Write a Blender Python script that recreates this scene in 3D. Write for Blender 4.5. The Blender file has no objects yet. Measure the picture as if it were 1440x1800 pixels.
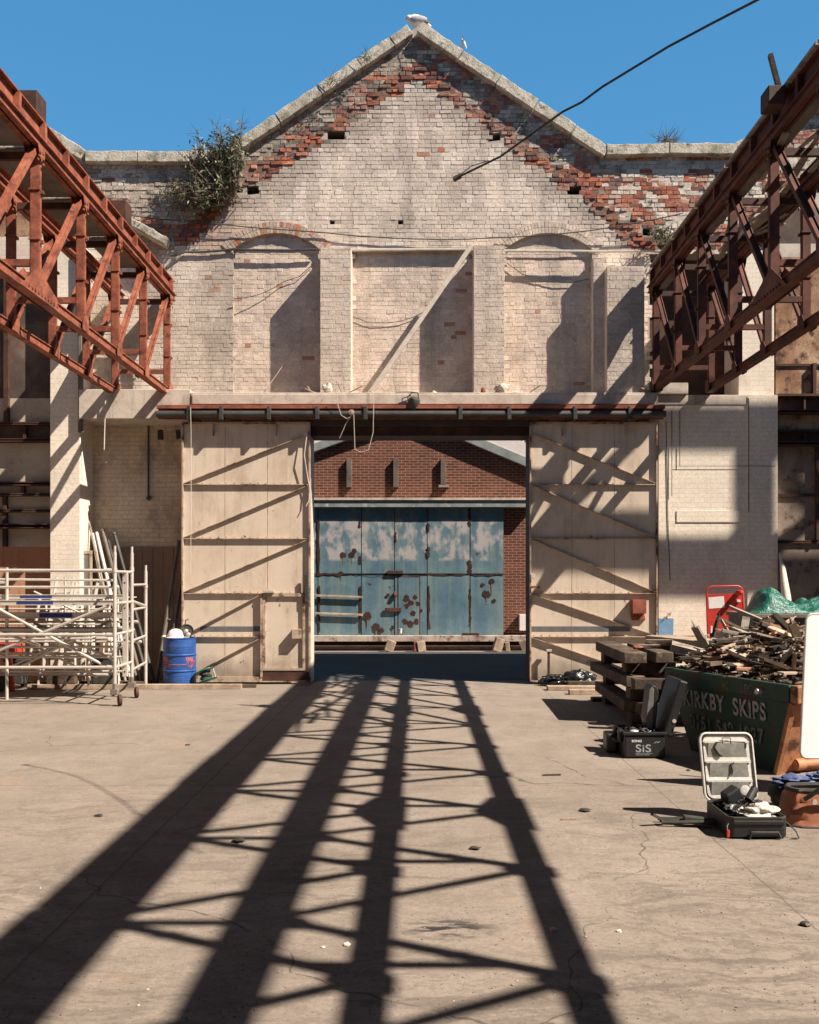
import bpy, bmesh, math, random
from mathutils import Vector, Matrix, noise, Euler
R = math.radians
random.seed(7)
rnd = random.random
def ru(a, b): return a + (b-a)*random.random()
SC = bpy.context.scene
COL = SC.collection
# ------------------------------------------------------------------ camera
F, D, H, VX, VY = 1640.0, 17.263, 1.916, 735.0, 1018.0      # focal (px of 1440x1800), gate distance, eye height, vanishing point
cd = bpy.data.cameras.new('camera'); cam = bpy.data.objects.new('camera', cd); COL.objects.link(cam)
cam.location = (0, -D, H); cam.rotation_euler = (R(90), 0, 0)
cd.sensor_fit = 'AUTO'; cd.sensor_width = 36; cd.lens = 36*F/1800
cd.shift_x = -15/1800; cd.shift_y = 118/1800; cd.clip_start = .05; cd.clip_end = 500
SC.camera = cam
# ------------------------------------------------------------------ sun and sky
SUN = Vector((.85, -.42, 1.0)).normalized()
elev = math.asin(SUN.z); az = math.atan2(SUN.x, SUN.y)
w = bpy.data.worlds.new('World'); SC.world = w; w.use_nodes = True
nt = w.node_tree; nt.nodes.clear()
sky = nt.nodes.new('ShaderNodeTexSky'); sky.sky_type = 'NISHITA'; sky.sun_disc = False
sky.sun_elevation = elev; sky.sun_rotation = az
sky.altitude = 0; sky.air_density = 1.6; sky.dust_density = .15; sky.ozone_density = 2.0
bg = nt.nodes.new('ShaderNodeBackground'); bg.inputs['Strength'].default_value = .12
ow = nt.nodes.new('ShaderNodeOutputWorld')
dk = nt.nodes.new('ShaderNodeMix'); dk.data_type = 'RGBA'; dk.blend_type = 'DARKEN'; dk.inputs['Factor'].default_value = .98      # a deep, even northern blue: no bright halo or horizon

tc = nt.nodes.new('ShaderNodeTexCoord'); sp_ = nt.nodes.new('ShaderNodeSeparateXYZ'); nt.links.new(tc.outputs['Generated'], sp_.inputs[0])
rp = nt.nodes.new('ShaderNodeValToRGB'); nt.links.new(sp_.outputs[2], rp.inputs[0]); e_ = rp.color_ramp.elements       # clear sky deepening towards the zenith
e_[0].position = 0; e_[0].color = (.155, .53, .98, 1); e_[1].position = 1; e_[1].color = (.022, .040, .062, 1)
for ps, cc in ((.30, (.145, .52, 1.0)), (.54, (.10, .42, .86)), (.72, (.030, .075, .13))): x_ = e_.new(ps); x_.color = (*cc, 1)
vm_ = nt.nodes.new('ShaderNodeVectorMath'); vm_.operation = 'SCALE'; vm_.inputs['Scale'].default_value = 2.66; nt.links.new(rp.outputs[0], vm_.inputs[0]); nt.links.new(vm_.outputs[0], dk.inputs['B']); nt.links.new(sky.outputs[0], dk.inputs['A']); nt.links.new(dk.outputs['Result'], bg.inputs['Color']); nt.links.new(bg.outputs[0], ow.inputs['Surface'])
sd = bpy.data.lights.new('sun', 'SUN'); sd.energy = 5.0; sd.angle = R(.5); sd.color = (1.0, .895, .765)
so = bpy.data.objects.new('sun', sd); COL.objects.link(so); so.location = (20, -20, 30)
so.rotation_euler = SUN.to_track_quat('Z', 'Y').to_euler()
SC.view_settings.view_transform = 'Standard'; SC.view_settings.look = 'None'
SC.view_settings.exposure = 1.10; SC.view_settings.gamma = 1
# ------------------------------------------------------------------ helpers
def P(px, py, Y=0.0):
    d = D+Y
    return Vector(((px-VX)/F*d, Y, H+(VY-py)/F*d))
def G(px, py):
    d = H*F/(py-VY)
    return Vector(((px-VX)/F*d, d-D, 0))
def topx(X, Y, Z):
    k = F/(D+Y); return VX+X*k, VY-(Z-H)*k
class MB:
    def __init__(s): s.v = []; s.f = []; s.c = []; s.m = []
    def add(s, vs, fs, col=None, mi=0):
        n = len(s.v); s.v += [tuple(v) for v in vs]; s.f += [tuple(i+n for i in f) for f in fs]
        s.c += [col or (1, 1, 1)]*len(vs); s.m += [mi]*len(fs); return s
    def box(s, x0, x1, y0, y1, z0, z1, col=None, mi=0):
        vs = [(x0,y0,z0),(x1,y0,z0),(x1,y1,z0),(x0,y1,z0),(x0,y0,z1),(x1,y0,z1),(x1,y1,z1),(x0,y1,z1)]
        return s.add(vs, [(0,3,2,1),(4,5,6,7),(0,1,5,4),(1,2,6,5),(2,3,7,6),(3,0,4,7)], col, mi)
    def obox(s, c, size, rot=(0,0,0), col=None, mi=0, taper=1.0):
        M = Euler(rot).to_matrix(); c = Vector(c); a, b, h = [k/2 for k in size]; vs = []
        for z in (-h, h):
            t = taper if z > 0 else 1
            for (x, y) in ((-a,-b),(a,-b),(a,b),(-a,b)): vs.append(c+M@Vector((x*t, y*t, z)))
        return s.add(vs, [(0,3,2,1),(4,5,6,7),(0,1,5,4),(1,2,6,5),(2,3,7,6),(3,0,4,7)], col, mi)
    def bar(s, p, q, wd, ht, up=(0,0,1), col=None, mi=0, w2=None, h2=None):
        p = Vector(p); q = Vector(q); d = (q-p).normalized(); up = Vector(up)
        if abs(d.dot(up)) > .98: up = Vector((0,1,0))
        sx = d.cross(up).normalized(); u = sx.cross(d).normalized(); vs = []
        w2 = wd if w2 is None else w2; h2 = ht if h2 is None else h2
        for (c, a, b) in ((p, wd/2, ht/2), (q, w2/2, h2/2)):
            vs += [c-sx*a-u*b, c+sx*a-u*b, c+sx*a+u*b, c-sx*a+u*b]
        return s.add(vs, [(0,3,2,1),(4,5,6,7),(0,1,5,4),(1,2,6,5),(2,3,7,6),(3,0,4,7)], col, mi)
    def tube(s, pts, r, n=8, col=None, mi=0, cap=True, closed=False):
        pts = [Vector(p) for p in pts]; rs = r if isinstance(r, (list, tuple)) else [r]*len(pts); assert isinstance(n, int)
        vs = []; prev = None; m = len(pts)
        for i, p in enumerate(pts):
            if closed: d = pts[(i+1) % m]-pts[i-1]
            else: d = pts[min(i+1, m-1)]-pts[max(i-1, 0)]
            if d.length < 1e-9: d = Vector((0,0,1))
            d.normalize()
            if prev is None:
                a = Vector((0,0,1)) if abs(d.z) < .9 else Vector((1,0,0)); a = (a-d*a.dot(d)).normalized()
            else:
                a = prev-d*prev.dot(d); a = a.normalized() if a.length > 1e-6 else d.orthogonal().normalized()
            prev = a; b = d.cross(a)
            for k in range(n):
                t = 2*math.pi*k/n; vs.append(p+(a*math.cos(t)+b*math.sin(t))*rs[i])
        fs = []
        for i in range(m if closed else m-1):
            j = (i+1) % m
            for k in range(n): fs.append((i*n+k, i*n+(k+1) % n, j*n+(k+1) % n, j*n+k))
        if cap and not closed: fs.append(tuple(range(n-1, -1, -1))); fs.append(tuple((m-1)*n+k for k in range(n)))
        return s.add(vs, fs, col, mi)
    def lathe(s, c, prof, n=24, axis=None, col=None, mi=0):
        c = Vector(c); M = Vector(axis).to_track_quat('Z', 'Y').to_matrix() if axis else Matrix.Identity(3); vs = []
        for (r, z) in prof:
            for k in range(n):
                t = 2*math.pi*k/n; vs.append(c+M@Vector((r*math.cos(t), r*math.sin(t), z)))
        fs = []
        for i in range(len(prof)-1):
            for k in range(n): fs.append((i*n+k, i*n+(k+1) % n, (i+1)*n+(k+1) % n, (i+1)*n+k))
        fs.append(tuple(range(n-1, -1, -1))); fs.append(tuple((len(prof)-1)*n+k for k in range(n)))
        return s.add(vs, fs, col, mi)
    def prism(s, poly, a, b, axis='y', col=None, mi=0):
        n = len(poly)
        if axis == 'y': vs = [(x, a, z) for x, z in poly]+[(x, b, z) for x, z in poly]
        elif axis == 'x': vs = [(a, y, z) for y, z in poly]+[(b, y, z) for y, z in poly]
        else: vs = [(x, y, a) for x, y in poly]+[(x, y, b) for x, y in poly]
        return s.add(vs, [tuple(range(n)), tuple(range(2*n-1, n-1, -1))]+[(i, i+n, (i+1) % n+n, (i+1) % n) for i in range(n)], col, mi)
    def blob(s, c, rad, seed=0, amp=.25, sub=2, freq=1.5, flat=None, col=None, mi=0):
        bm = bmesh.new(); bmesh.ops.create_icosphere(bm, subdivisions=sub, radius=1.0); c = Vector(c); vs = []
        for v in bm.verts:
            k = 1+amp*noise.noise(v.co*freq+Vector((seed*3.1, seed, 0)))*2
            q = Vector((v.co.x*rad[0], v.co.y*rad[1], v.co.z*rad[2]))*k
            if flat is not None and q.z < flat: q.z = flat
            vs.append(c+q)
        fs = [tuple(v.index for v in f.verts) for f in bm.faces]; bm.free()
        return s.add(vs, fs, col, mi)
def rootloc(p):
    l = Vector((0, 0, 0))
    while p is not None: l += p.location; p = p.parent
    return l
def obj(name, mb, mat, parent=None, smooth=False, bevel=0, at=None, label=None, local=False):
    """links mb as ONE mesh object; mb is in world coordinates unless local"""
    if isinstance(mb, bpy.types.Mesh): me = mb
    else:
        me = bpy.data.meshes.new(name)
        off = Vector((0, 0, 0))
        if parent is not None and not local: off = rootloc(parent)
        elif parent is None and at is not None: off = Vector(at)
        me.from_pydata([(v[0]-off.x, v[1]-off.y, v[2]-off.z) for v in mb.v], [], mb.f)
        if any(c != (1, 1, 1) for c in mb.c):
            ca = me.color_attributes.new('Col', 'FLOAT_COLOR', 'POINT')
            ca.data.foreach_set('color', [k for c in mb.c for k in (c[0], c[1], c[2], 1)])
        bm = bmesh.new(); bm.from_mesh(me); bmesh.ops.recalc_face_normals(bm, faces=bm.faces); bm.to_mesh(me); bm.free()
        if any(mb.m): me.polygons.foreach_set('material_index', mb.m)
        if smooth:
            me.polygons.foreach_set('use_smooth', [True]*len(me.polygons))
            try: me.set_sharp_from_angle(angle=R(40))
            except Exception: pass
    for m in (mat if isinstance(mat, (list, tuple)) else [mat]):
        if m: me.materials.append(m)
    o = bpy.data.objects.new(name, me); COL.objects.link(o)
    if parent is not None: o.parent = parent
    elif at is not None: o.location = at
    if bevel:
        b = o.modifiers.new('bevel', 'BEVEL'); b.width = bevel; b.segments = 2; b.limit_method = 'ANGLE'; b.angle_limit = R(50)
    if label: o['label'] = label
    return o
def tag(o, label, cat, group=None, kind=None):
    o['label'] = label; o['category'] = cat
    if group: o['group'] = group
    if kind: o['kind'] = kind
    return o
def thing(name, label, cat, loc=(0,0,0), rotz=0, group=None):
    o = bpy.data.objects.new(name, None); COL.objects.link(o); o.location = loc; o.rotation_euler = (0, 0, rotz)
    o.empty_display_size = .2
    return tag(o, label, cat, group)
def struct(name, mb, mat, **k):
    o = obj(name, mb, mat, **k); o['kind'] = 'structure'; return o
def flat2d(name, outer, holes, y0, y1):
    """polygon with holes in XZ, thick from y0 to y1 -> MB"""
    cu = bpy.data.curves.new('t', 'CURVE'); cu.dimensions = '2D'; cu.fill_mode = 'BOTH'; cu.extrude = abs(y1-y0)/2
    for poly in [outer]+holes:
        sp = cu.splines.new('POLY'); sp.points.add(len(poly)-1); sp.use_cyclic_u = True
        for i, (x, z) in enumerate(poly): sp.points[i].co = (x, z, 0, 1)
    o = bpy.data.objects.new('t', cu); COL.objects.link(o)
    me = bpy.data.meshes.new_from_object(o)
    mb = MB(); mid = (y0+y1)/2
    mb.add([(v.co.x, mid+v.co.z, v.co.y) for v in me.vertices], [tuple(p.vertices) for p in me.polygons])
    bpy.data.objects.remove(o); bpy.data.curves.remove(cu); bpy.data.meshes.remove(me)
    return mb
def text_mb(txt, size, M, thick=.002, sx=1.0, bold=.0, spacing=1.0):
    cu = bpy.data.curves.new('t', 'FONT'); cu.body = txt; cu.size = size; cu.extrude = thick/2; cu.offset = bold
    cu.space_character = spacing; cu.align_x = 'LEFT'
    o = bpy.data.objects.new('t', cu); COL.objects.link(o); me = bpy.data.meshes.new_from_object(o); mb = MB()
    mb.add([M@Vector((v.co.x*sx, v.co.y, v.co.z)) for v in me.vertices], [tuple(p.vertices) for p in me.polygons])
    bpy.data.objects.remove(o); bpy.data.curves.remove(cu); bpy.data.meshes.remove(me)
    return mb
# ------------------------------------------------------------------ materials
class NT:
    def __init__(s, name):
        s.m = bpy.data.materials.new(name); s.m.use_nodes = True; s.t = s.m.node_tree
        s.b = s.t.nodes['Principled BSDF']; s.co = s.n('ShaderNodeTexCoord').outputs['Object']
    def n(s, k, **kw):
        x = s.t.nodes.new(k)
        for a, b in kw.items(): setattr(x, a, b)
        return x
    def l(s, a, b): s.t.links.new(a, b)
    def map(s, sc, loc=(0,0,0), rot=(0,0,0), vec=None):
        x = s.n('ShaderNodeMapping'); x.inputs['Scale'].default_value = sc; x.inputs['Location'].default_value = loc; x.inputs['Rotation'].default_value = rot
        s.l(vec or s.co, x.inputs['Vector']); return x.outputs[0]
    def noise(s, scale, detail=6, rough=.6, vec=None, dist=0):
        x = s.n('ShaderNodeTexNoise'); x.inputs['Scale'].default_value = scale; x.inputs['Detail'].default_value = detail
        x.inputs['Roughness'].default_value = rough; x.inputs['Distortion'].default_value = dist
        s.l(vec or s.co, x.inputs['Vector']); return x.outputs['Fac']
    def ramp(s, fac, stops, interp='LINEAR'):
        x = s.n('ShaderNodeValToRGB'); e = x.color_ramp.elements; x.color_ramp.interpolation = interp
        while len(e) < len(stops): e.new(.5)
        for i, (p, c) in enumerate(stops):
            e[i].position = p; c = c if hasattr(c, '__len__') else (c, c, c); e[i].color = (*c, 1)
        s.l(fac, x.inputs[0]); return x.outputs[0]
    def mix(s, f, a, b, mode='MIX'):
        x = s.n('ShaderNodeMix', data_type='RGBA', blend_type=mode)
        for sock, v in ((x.inputs['Factor'], f), (x.inputs['A'], a), (x.inputs['B'], b)):
            if isinstance(v, bpy.types.NodeSocket): s.l(v, sock)
            elif hasattr(v, '__len__'): sock.default_value = (*v, 1)
            else: sock.default_value = v
        return x.outputs['Result']
    def math(s, op, a, b=0.0):
        x = s.n('ShaderNodeMath', operation=op)
        for i, v in enumerate((a, b)):
            if isinstance(v, bpy.types.NodeSocket): s.l(v, x.inputs[i])
            else: x.inputs[i].default_value = v
        return x.outputs[0]
    def bump(s, h, strength=.5, dist=.01, prev=None):
        x = s.n('ShaderNodeBump'); x.inputs['Strength'].default_value = strength; x.inputs['Distance'].default_value = dist
        s.l(h, x.inputs['Height'])
        if prev: s.l(prev, x.inputs['Normal'])
        return x.outputs[0]
    def sep(s, vec=None):
        x = s.n('ShaderNodeSeparateXYZ'); s.l(vec or s.co, x.inputs[0]); return x.outputs
    def done(s, col, rough=.85, metal=0, normal=None, spec=.3):
        for k, v in (('Base Color', col), ('Roughness', rough), ('Metallic', metal), ('Specular IOR Level', spec)):
            if isinstance(v, bpy.types.NodeSocket): s.l(v, s.b.inputs[k])
            elif hasattr(v, '__len__'): s.b.inputs[k].default_value = (*v, 1)
            else: s.b.inputs[k].default_value = v
        if normal: s.l(normal, s.b.inputs['Normal'])
        return s.m
def mat(name, c1, c2, c3=None, scale=3.0, rough=.85, bump=.4, bscale=45, metal=0, streak=None, spot=None, attr=False, fine=.25, spec=.3, bdist=.006, spot2=None, zdirt=None):
    n = NT(name); f = n.noise(scale, 7, .65, dist=.4)
    st = [(.33, c1), (.66, c2)] if c3 is None else [(.3, c1), (.5, c2), (.7, c3)]
    c = n.ramp(f, st)
    if attr:
        a = n.n('ShaderNodeVertexColor', layer_name='Col'); c = n.mix(1.0, c, a.outputs['Color'], 'MULTIPLY')
    if streak:
        sc, col, lo, hi = streak
        g = n.noise(1.0, 6, .6, vec=n.map(sc)); c = n.mix(n.ramp(g, [(lo, 0.0), (hi, 1.0)]), c, col)
    for sp in (spot, spot2):
        if sp:
            col, lo, hi, s2 = sp; g = n.noise(s2, 9, .68, vec=n.map((1,1,1), loc=(3.3, 1.7+s2, 9.1))); c = n.mix(n.ramp(g, [(lo, 0.0), (hi, 1.0)]), c, col)
    g = n.noise(bscale, 5, .7); c = n.mix(1.0, c, n.ramp(g, [(.25, 1-fine), (.75, 1+fine*.6)]), 'MULTIPLY')
    nrm = n.bump(n.mix(.5, g, f), bump, bdist)
    return n.done(c, rough, metal, nrm, spec)
def brickmat(name, ca, cb, mortar, bw=.225, bh=.075, mo=.010, sub=None, off=.5, axis='xz', var=.35, bump=.6, rough=.9, dirt=None, smooth=.1):
    n = NT(name); sx = n.sep(); cx = n.n('ShaderNodeCombineXYZ')
    a, b = ('X', 'Z') if axis == 'xz' else ('Y', 'Z')
    wob = n.noise(3.0, 2, .5)
    n.l(sx[a], cx.inputs[0]); n.l(n.math('ADD', sx[b], n.math('MULTIPLY', n.math('SUBTRACT', wob, .5), .015)), cx.inputs[1])
    br = n.n('ShaderNodeTexBrick'); n.l(cx.outputs[0], br.inputs['Vector']); br.offset = off
    br.inputs['Scale'].default_value = 1; br.inputs['Brick Width'].default_value = bw; br.inputs['Row Height'].default_value = bh
    br.inputs['Mortar Size'].default_value = mo; br.inputs['Mortar Smooth'].default_value = smooth; br.inputs['Bias'].default_value = 0
    br.inputs['Color1'].default_value = (*ca, 1); br.inputs['Color2'].default_value = (*cb, 1); br.inputs['Mortar'].default_value = (*mortar, 1)
    g = n.noise(1.2, 8, .7); h = n.noise(30, 5, .7)
    c = n.mix(1.0, br.outputs['Color'], n.ramp(g, [(.3, 1-var), (.7, 1+var*.5)]), 'MULTIPLY')
    c = n.mix(1.0, c, n.ramp(h, [(.3, .8), (.7, 1.12)]), 'MULTIPLY')
    if dirt:
        col, lo, hi, s2 = dirt; q = n.noise(s2, 8, .7, vec=n.map((1,1,.7), loc=(5,2,8))); c = n.mix(n.ramp(q, [(lo, 0.0), (hi, 1.0)]), c, col)
    hh = n.math('ADD', n.math('MULTIPLY', br.outputs['Fac'], -1.0), n.math('MULTIPLY', h, .6))
    return n.done(c, rough, 0, n.bump(hh, bump, .008))
CREAM = (.66, .545, .455)
m_brick = mat('old_brick', (.80,.78,.76), (.97,.96,.95), (1.07,1.05,1.02), scale=1.7, attr=True, bscale=26, bump=1.0, bdist=.012, fine=.30, streak=((2.6,2.6,.22), (.33,.28,.24), .50, .76), spot=((.36,.295,.25), .56, .72, 4.0), spot2=((.78,.70,.62), .64, .74, 11))
m_worn = mat('eroded_brick', (.8,.8,.8), (1,1,1), (1.1,1.06,1.0), scale=6, attr=True, bscale=30, bump=1.0, bdist=.018, fine=.45, spot=((.085,.068,.058), .52, .68, 4.2), spot2=((.50,.42,.35), .62, .72, 13.0))
m_mortar = mat('wall_core', (.30,.26,.22), (.46,.39,.33), scale=1.5, bump=.8)
m_cream = brickmat('painted_brick', CREAM, (.60,.49,.41), (.58,.475,.39), bh=.0875, bw=.235, mo=.008, bump=.35, var=.14, dirt=((.36,.30,.25), .60, .78, 1.1))
m_creamy = brickmat('painted_brick_side', CREAM, (.62,.51,.42), (.60,.50,.41), bh=.0875, bw=.235, mo=.008, bump=.35, var=.14, axis='yz')
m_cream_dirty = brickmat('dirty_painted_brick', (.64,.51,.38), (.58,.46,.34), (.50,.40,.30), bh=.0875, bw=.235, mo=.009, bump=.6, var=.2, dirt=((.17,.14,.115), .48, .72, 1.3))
m_white = brickmat('whitewashed_block', (.80,.70,.58), (.77,.67,.555), (.70,.61,.50), bh=.0875, bw=.235, mo=.007, bump=.25, var=.12, dirt=((.52,.45,.37), .55, .75, 1.4))
m_white_side = brickmat('whitewashed_side', (.76,.70,.62), (.74,.68,.6), (.70,.64,.56), bh=.0875, bw=.235, mo=.007, bump=.25, var=.12, axis='yz')
m_conc = mat('old_concrete', (.36,.30,.25), (.52,.44,.37), (.62,.54,.46), scale=2.5, bump=.7, spot=((.12,.10,.09), .62, .75, 3.0), streak=((5,5,.5), (.22,.19,.16), .55, .75))
m_cope = mat('coping_stone', (.22,.20,.15), (.48,.43,.35), (.62,.57,.49), scale=5, bump=1.0, bdist=.03, spot=((.09,.095,.05), .56, .68, 7), fine=.4, bscale=30)
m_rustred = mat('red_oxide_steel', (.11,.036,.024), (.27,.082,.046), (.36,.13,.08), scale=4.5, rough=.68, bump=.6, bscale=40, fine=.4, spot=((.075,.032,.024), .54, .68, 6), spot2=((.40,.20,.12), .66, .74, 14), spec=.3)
m_rustshade = mat('shaded_oxide_steel', (.040,.016,.012), (.105,.031,.019), (.165,.054,.034), scale=3.0, rough=.7, bump=.4, bscale=60, spot=((.05,.028,.022), .50, .66, 3.0), spec=.3)  # darker copy of the red oxide: right girder's shade put into its colour
m_rustdark = mat('dark_rusty_steel', (.030,.018,.014), (.062,.030,.022), (.11,.045,.028), scale=4, rough=.7, bump=.5)
m_rail = mat('grimy_black_steel', (.026,.024,.024), (.065,.058,.052), scale=4, rough=.55, bump=.4, spot=((.16,.13,.10), .62, .75, 6), spec=.5)
m_deck = mat('weathered_deck_plate', (.10,.085,.075), (.20,.17,.145), scale=2, rough=.8, bump=.5)
m_board_grey = mat('grey_weathered_timber', (.16,.135,.115), (.30,.26,.22), (.38,.33,.28), scale=3, bump=.8, streak=((1,12,12), (.09,.075,.065), .5, .7))
def ground_mat():
    n = NT('dusty_concrete'); x, y, z = n.sep()
    big = n.noise(.35, 6, .6); med = n.noise(1.3, 8, .7, dist=.6); fin = n.noise(35, 6, .75)
    c = n.ramp(big, [(.3, (.225,.185,.154)), (.55, (.268,.220,.184)), (.75, (.305,.254,.212))])
    c = n.mix(n.ramp(med, [(.42, 0.0), (.68, .7)]), c, (.185,.152,.125)); st = n.noise(3.5, 9, .75, vec=n.map((1, .6, 1), loc=(9, 2, 0))); c = n.mix(n.ramp(st, [(.52, 0.0), (.66, .55)]), c, (.165,.135,.112)); c = n.mix(n.ramp(st, [(.30, .5), (.42, 0.0)]), c, (.36,.305,.255))
    # broom swirls, stronger in the foreground
    wv = n.map((.55, 2.6, 1)); warp = n.n('ShaderNodeTexNoise'); warp.inputs['Scale'].default_value = .9; warp.inputs['Detail'].default_value = 3; n.l(n.co, warp.inputs['Vector'])
    vm = n.n('ShaderNodeVectorMath', operation='MULTIPLY_ADD'); n.l(warp.outputs['Color'], vm.inputs[0]); vm.inputs[1].default_value = (1.1, 3.0, 0); n.l(wv, vm.inputs[2])
    sw = n.noise(2.4, 7, .62, vec=vm.outputs[0], dist=.5)
    sw2 = n.noise(4.2, 5, .62, vec=n.map((1.0, 2.1, 1), rot=(0,0,.25)), dist=1.6)
    fg = n.ramp(n.math('MULTIPLY', n.math('ADD', y, 17.3), .055), [(.15, 1.0), (.55, .18)])
    patch = n.ramp(n.noise(.7, 3, .5, vec=n.map((1,1,1), loc=(6,6,0))), [(.40, .45), (.60, 1.0)]); fg = n.math('MULTIPLY', fg, patch)
    s_ = n.math('MULTIPLY', n.ramp(sw, [(.49, 0.0), (.60, 1.0)]), fg)
    c = n.mix(n.math('MULTIPLY', s_, .80), c, (.120,.095,.080))
    s3 = n.math('MULTIPLY', n.ramp(sw2, [(.535, 0.0), (.585, 1.0), (.66, .2)]), fg)
    c = n.mix(n.math('MULTIPLY', s3, .75), c, (.125,.102,.085))
    # bay joints running to the gate
    wob = n.math('MULTIPLY', n.math('SUBTRACT', n.noise(2.5, 6, .7), .5), .05)
    for xx, wd in ((2.18, .007), (-1.98, .008)):
        dd = n.math('ABSOLUTE', n.math('SUBTRACT', n.math('ADD', x, wob), xx))
        c = n.mix(n.math('MULTIPLY', n.math('LESS_THAN', dd, wd), .6), c, (.10,.08,.065))
    for yy in (-1.9, -8.6):
        dd = n.math('ABSOLUTE', n.math('SUBTRACT', n.math('ADD', y, wob), yy))
        c = n.mix(n.math('MULTIPLY', n.math('LESS_THAN', dd, .008), .45), c, (.09,.07,.06))
    # cracks and darker worn tracks
    cw = n.n('ShaderNodeVectorMath', operation='MULTIPLY_ADD'); n.l(warp.outputs['Color'], cw.inputs[0]); cw.inputs[1].default_value = (.32, .32, 0); n.l(n.map((.32, .26, 1), loc=(3.1, 1.7, 0)), cw.inputs[2])
    vo = n.n('ShaderNodeTexVoronoi', feature='DISTANCE_TO_EDGE'); vo.inputs['Scale'].default_value = 1.0; n.l(cw.outputs[0], vo.inputs['Vector'])
    wb = n.math('ADD', vo.outputs['Distance'], n.math('MULTIPLY', n.math('SUBTRACT', n.noise(6, 5, .7), .5), .012))
    ck = n.math('MULTIPLY', n.math('LESS_THAN', n.math('ABSOLUTE', wb), .0016), n.ramp(n.noise(.5, 2, .5, vec=n.map((1,1,1), loc=(2,8,0))), [(.46, 0.0), (.52, .7)])); c = n.mix(ck, c, (.07,.056,.046))
    # white paint scuffs, orange dust
    sp = n.noise(7, 10, .8, vec=n.map((1, .45, 1), loc=(4, 7, 0))); c = n.mix(n.ramp(sp, [(.72, 0.0), (.75, .6)]), c, (.52,.46,.40))
    od = n.noise(.8, 7, .7, vec=n.map((1,1,1), loc=(31, 3, 0))); c = n.mix(n.ramp(od, [(.60, 0.0), (.78, .5)]), c, (.33,.20,.12))
    # oil patch
    ox = n.math('SUBTRACT', x, .17); oy = n.math('MULTIPLY', n.math('SUBTRACT', y, -12.15), 1.6)
    r2 = n.math('ADD', n.math('MULTIPLY', ox, ox), n.math('MULTIPLY', oy, oy))
    om = n.math('MULTIPLY', n.ramp(r2, [(.01, 1.0), (.085, 0.0)]), n.ramp(n.noise(9, 6, .6, vec=n.map((.6,1.6,1))), [(.45, 0.0), (.56, 1.0)]))
    c = n.mix(om, c, (.03,.028,.03))
    c = n.mix(1.0, c, n.ramp(fin, [(.25, .70), (.75, 1.20)]), 'MULTIPLY'); gr_ = n.noise(120, 3, .8); c = n.mix(1.0, c, n.ramp(gr_, [(.3, .86), (.7, 1.12)]), 'MULTIPLY')
    nb = n.bump(fin, .35, .004); nb = n.bump(n.math('ADD', sw, sw2), .12, .010, nb)
    return n.done(c, .88, 0, nb, .25)
m_ground = ground_mat()
m_asphalt = mat('asphalt', (.045,.047,.05), (.075,.076,.078), scale=1.2, bump=.6, bscale=70, fine=.35)
def sheet_mat():
    n = NT('treadplate_gate'); x, y, z = n.sep(); k = 2*math.pi/.062
    a = n.math('SINE', n.math('MULTIPLY', n.math('ADD', x, z), k)); b = n.math('SINE', n.math('MULTIPLY', n.math('SUBTRACT', x, z), k))
    pat = n.math('MULTIPLY', a, b); c = n.ramp(n.noise(1.1, 8, .68), [(.3, (.50,.40,.31)), (.5, (.58,.475,.375)), (.72, (.64,.54,.44))])
    c = n.mix(n.math('MULTIPLY', n.ramp(pat, [(.15, 0.0), (.5, 1.0)]), .05), c, (.33,.26,.20))
    c = n.mix(n.ramp(n.noise(1.3, 9, .7, vec=n.map((1.5,1.5,.6), loc=(2,3,4))), [(.50, 0.0), (.74, .75)]), c, (.33,.245,.175)); c = n.mix(n.ramp(n.noise(16, 6, .75, vec=n.map((1,1,.35), loc=(5,6,7))), [(.60, 0.0), (.74, .55)]), c, (.27,.19,.13))
    c = n.mix(n.ramp(n.noise(1.0, 6, .65, vec=n.map((7, 7, .45), loc=(1,1,6))), [(.54, 0.0), (.78, .6)]), c, (.30,.20,.135))
    gr = n.ramp(n.math('ADD', z, n.math('MULTIPLY', n.noise(2, 5, .6), .9)), [(.55, .95), (1.35, 0.0)])
    c = n.mix(gr, c, (.24,.19,.15))
    sp = n.noise(5.5, 8, .75, vec=n.map((1,1,1), loc=(8,1,2))); c = n.mix(n.ramp(sp, [(.635, 0.0), (.665, .9)]), c, (.10,.06,.045))
    return n.done(c, .7, 0, n.bump(pat, .12, .004), .35)
m_sheet = sheet_mat()
m_gateframe = mat('gate_frame_paint', (.34,.25,.185), (.50,.39,.30), scale=4, rough=.65, bump=.3, spot=((.11,.055,.04), .50, .62, 4))
m_timber = mat('old_timber', (.20,.14,.10), (.36,.27,.20), (.48,.38,.29), scale=4, bump=.8, bscale=30)
m_sleeper = mat('sleeper_timber', (.034,.025,.020), (.078,.055,.041), (.16,.115,.082), scale=3.2, bump=1.0, bdist=.015, bscale=28, spot=((.34,.26,.19), .60, .70, 6))
m_alu = mat('dusty_aluminium', (.52,.47,.42), (.68,.62,.56), scale=3, rough=.45, bump=.15, metal=.35, spec=.5, spot=((.42,.33,.26), .6, .75, 8))
# ================================================================== GROUND, ROAD
g = MB(); g.add([(-150,-60,0),(150,-60,0),(150,200,0),(-150,200,0)], [(0,1,2,3)])
struct('floor', g, m_ground)
g = MB(); g.add([(-60,.35,.004),(60,.35,.004),(60,7.3,.004),(-60,7.3,.004)], [(0,1,2,3)])
struct('road', g, m_asphalt)
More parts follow.
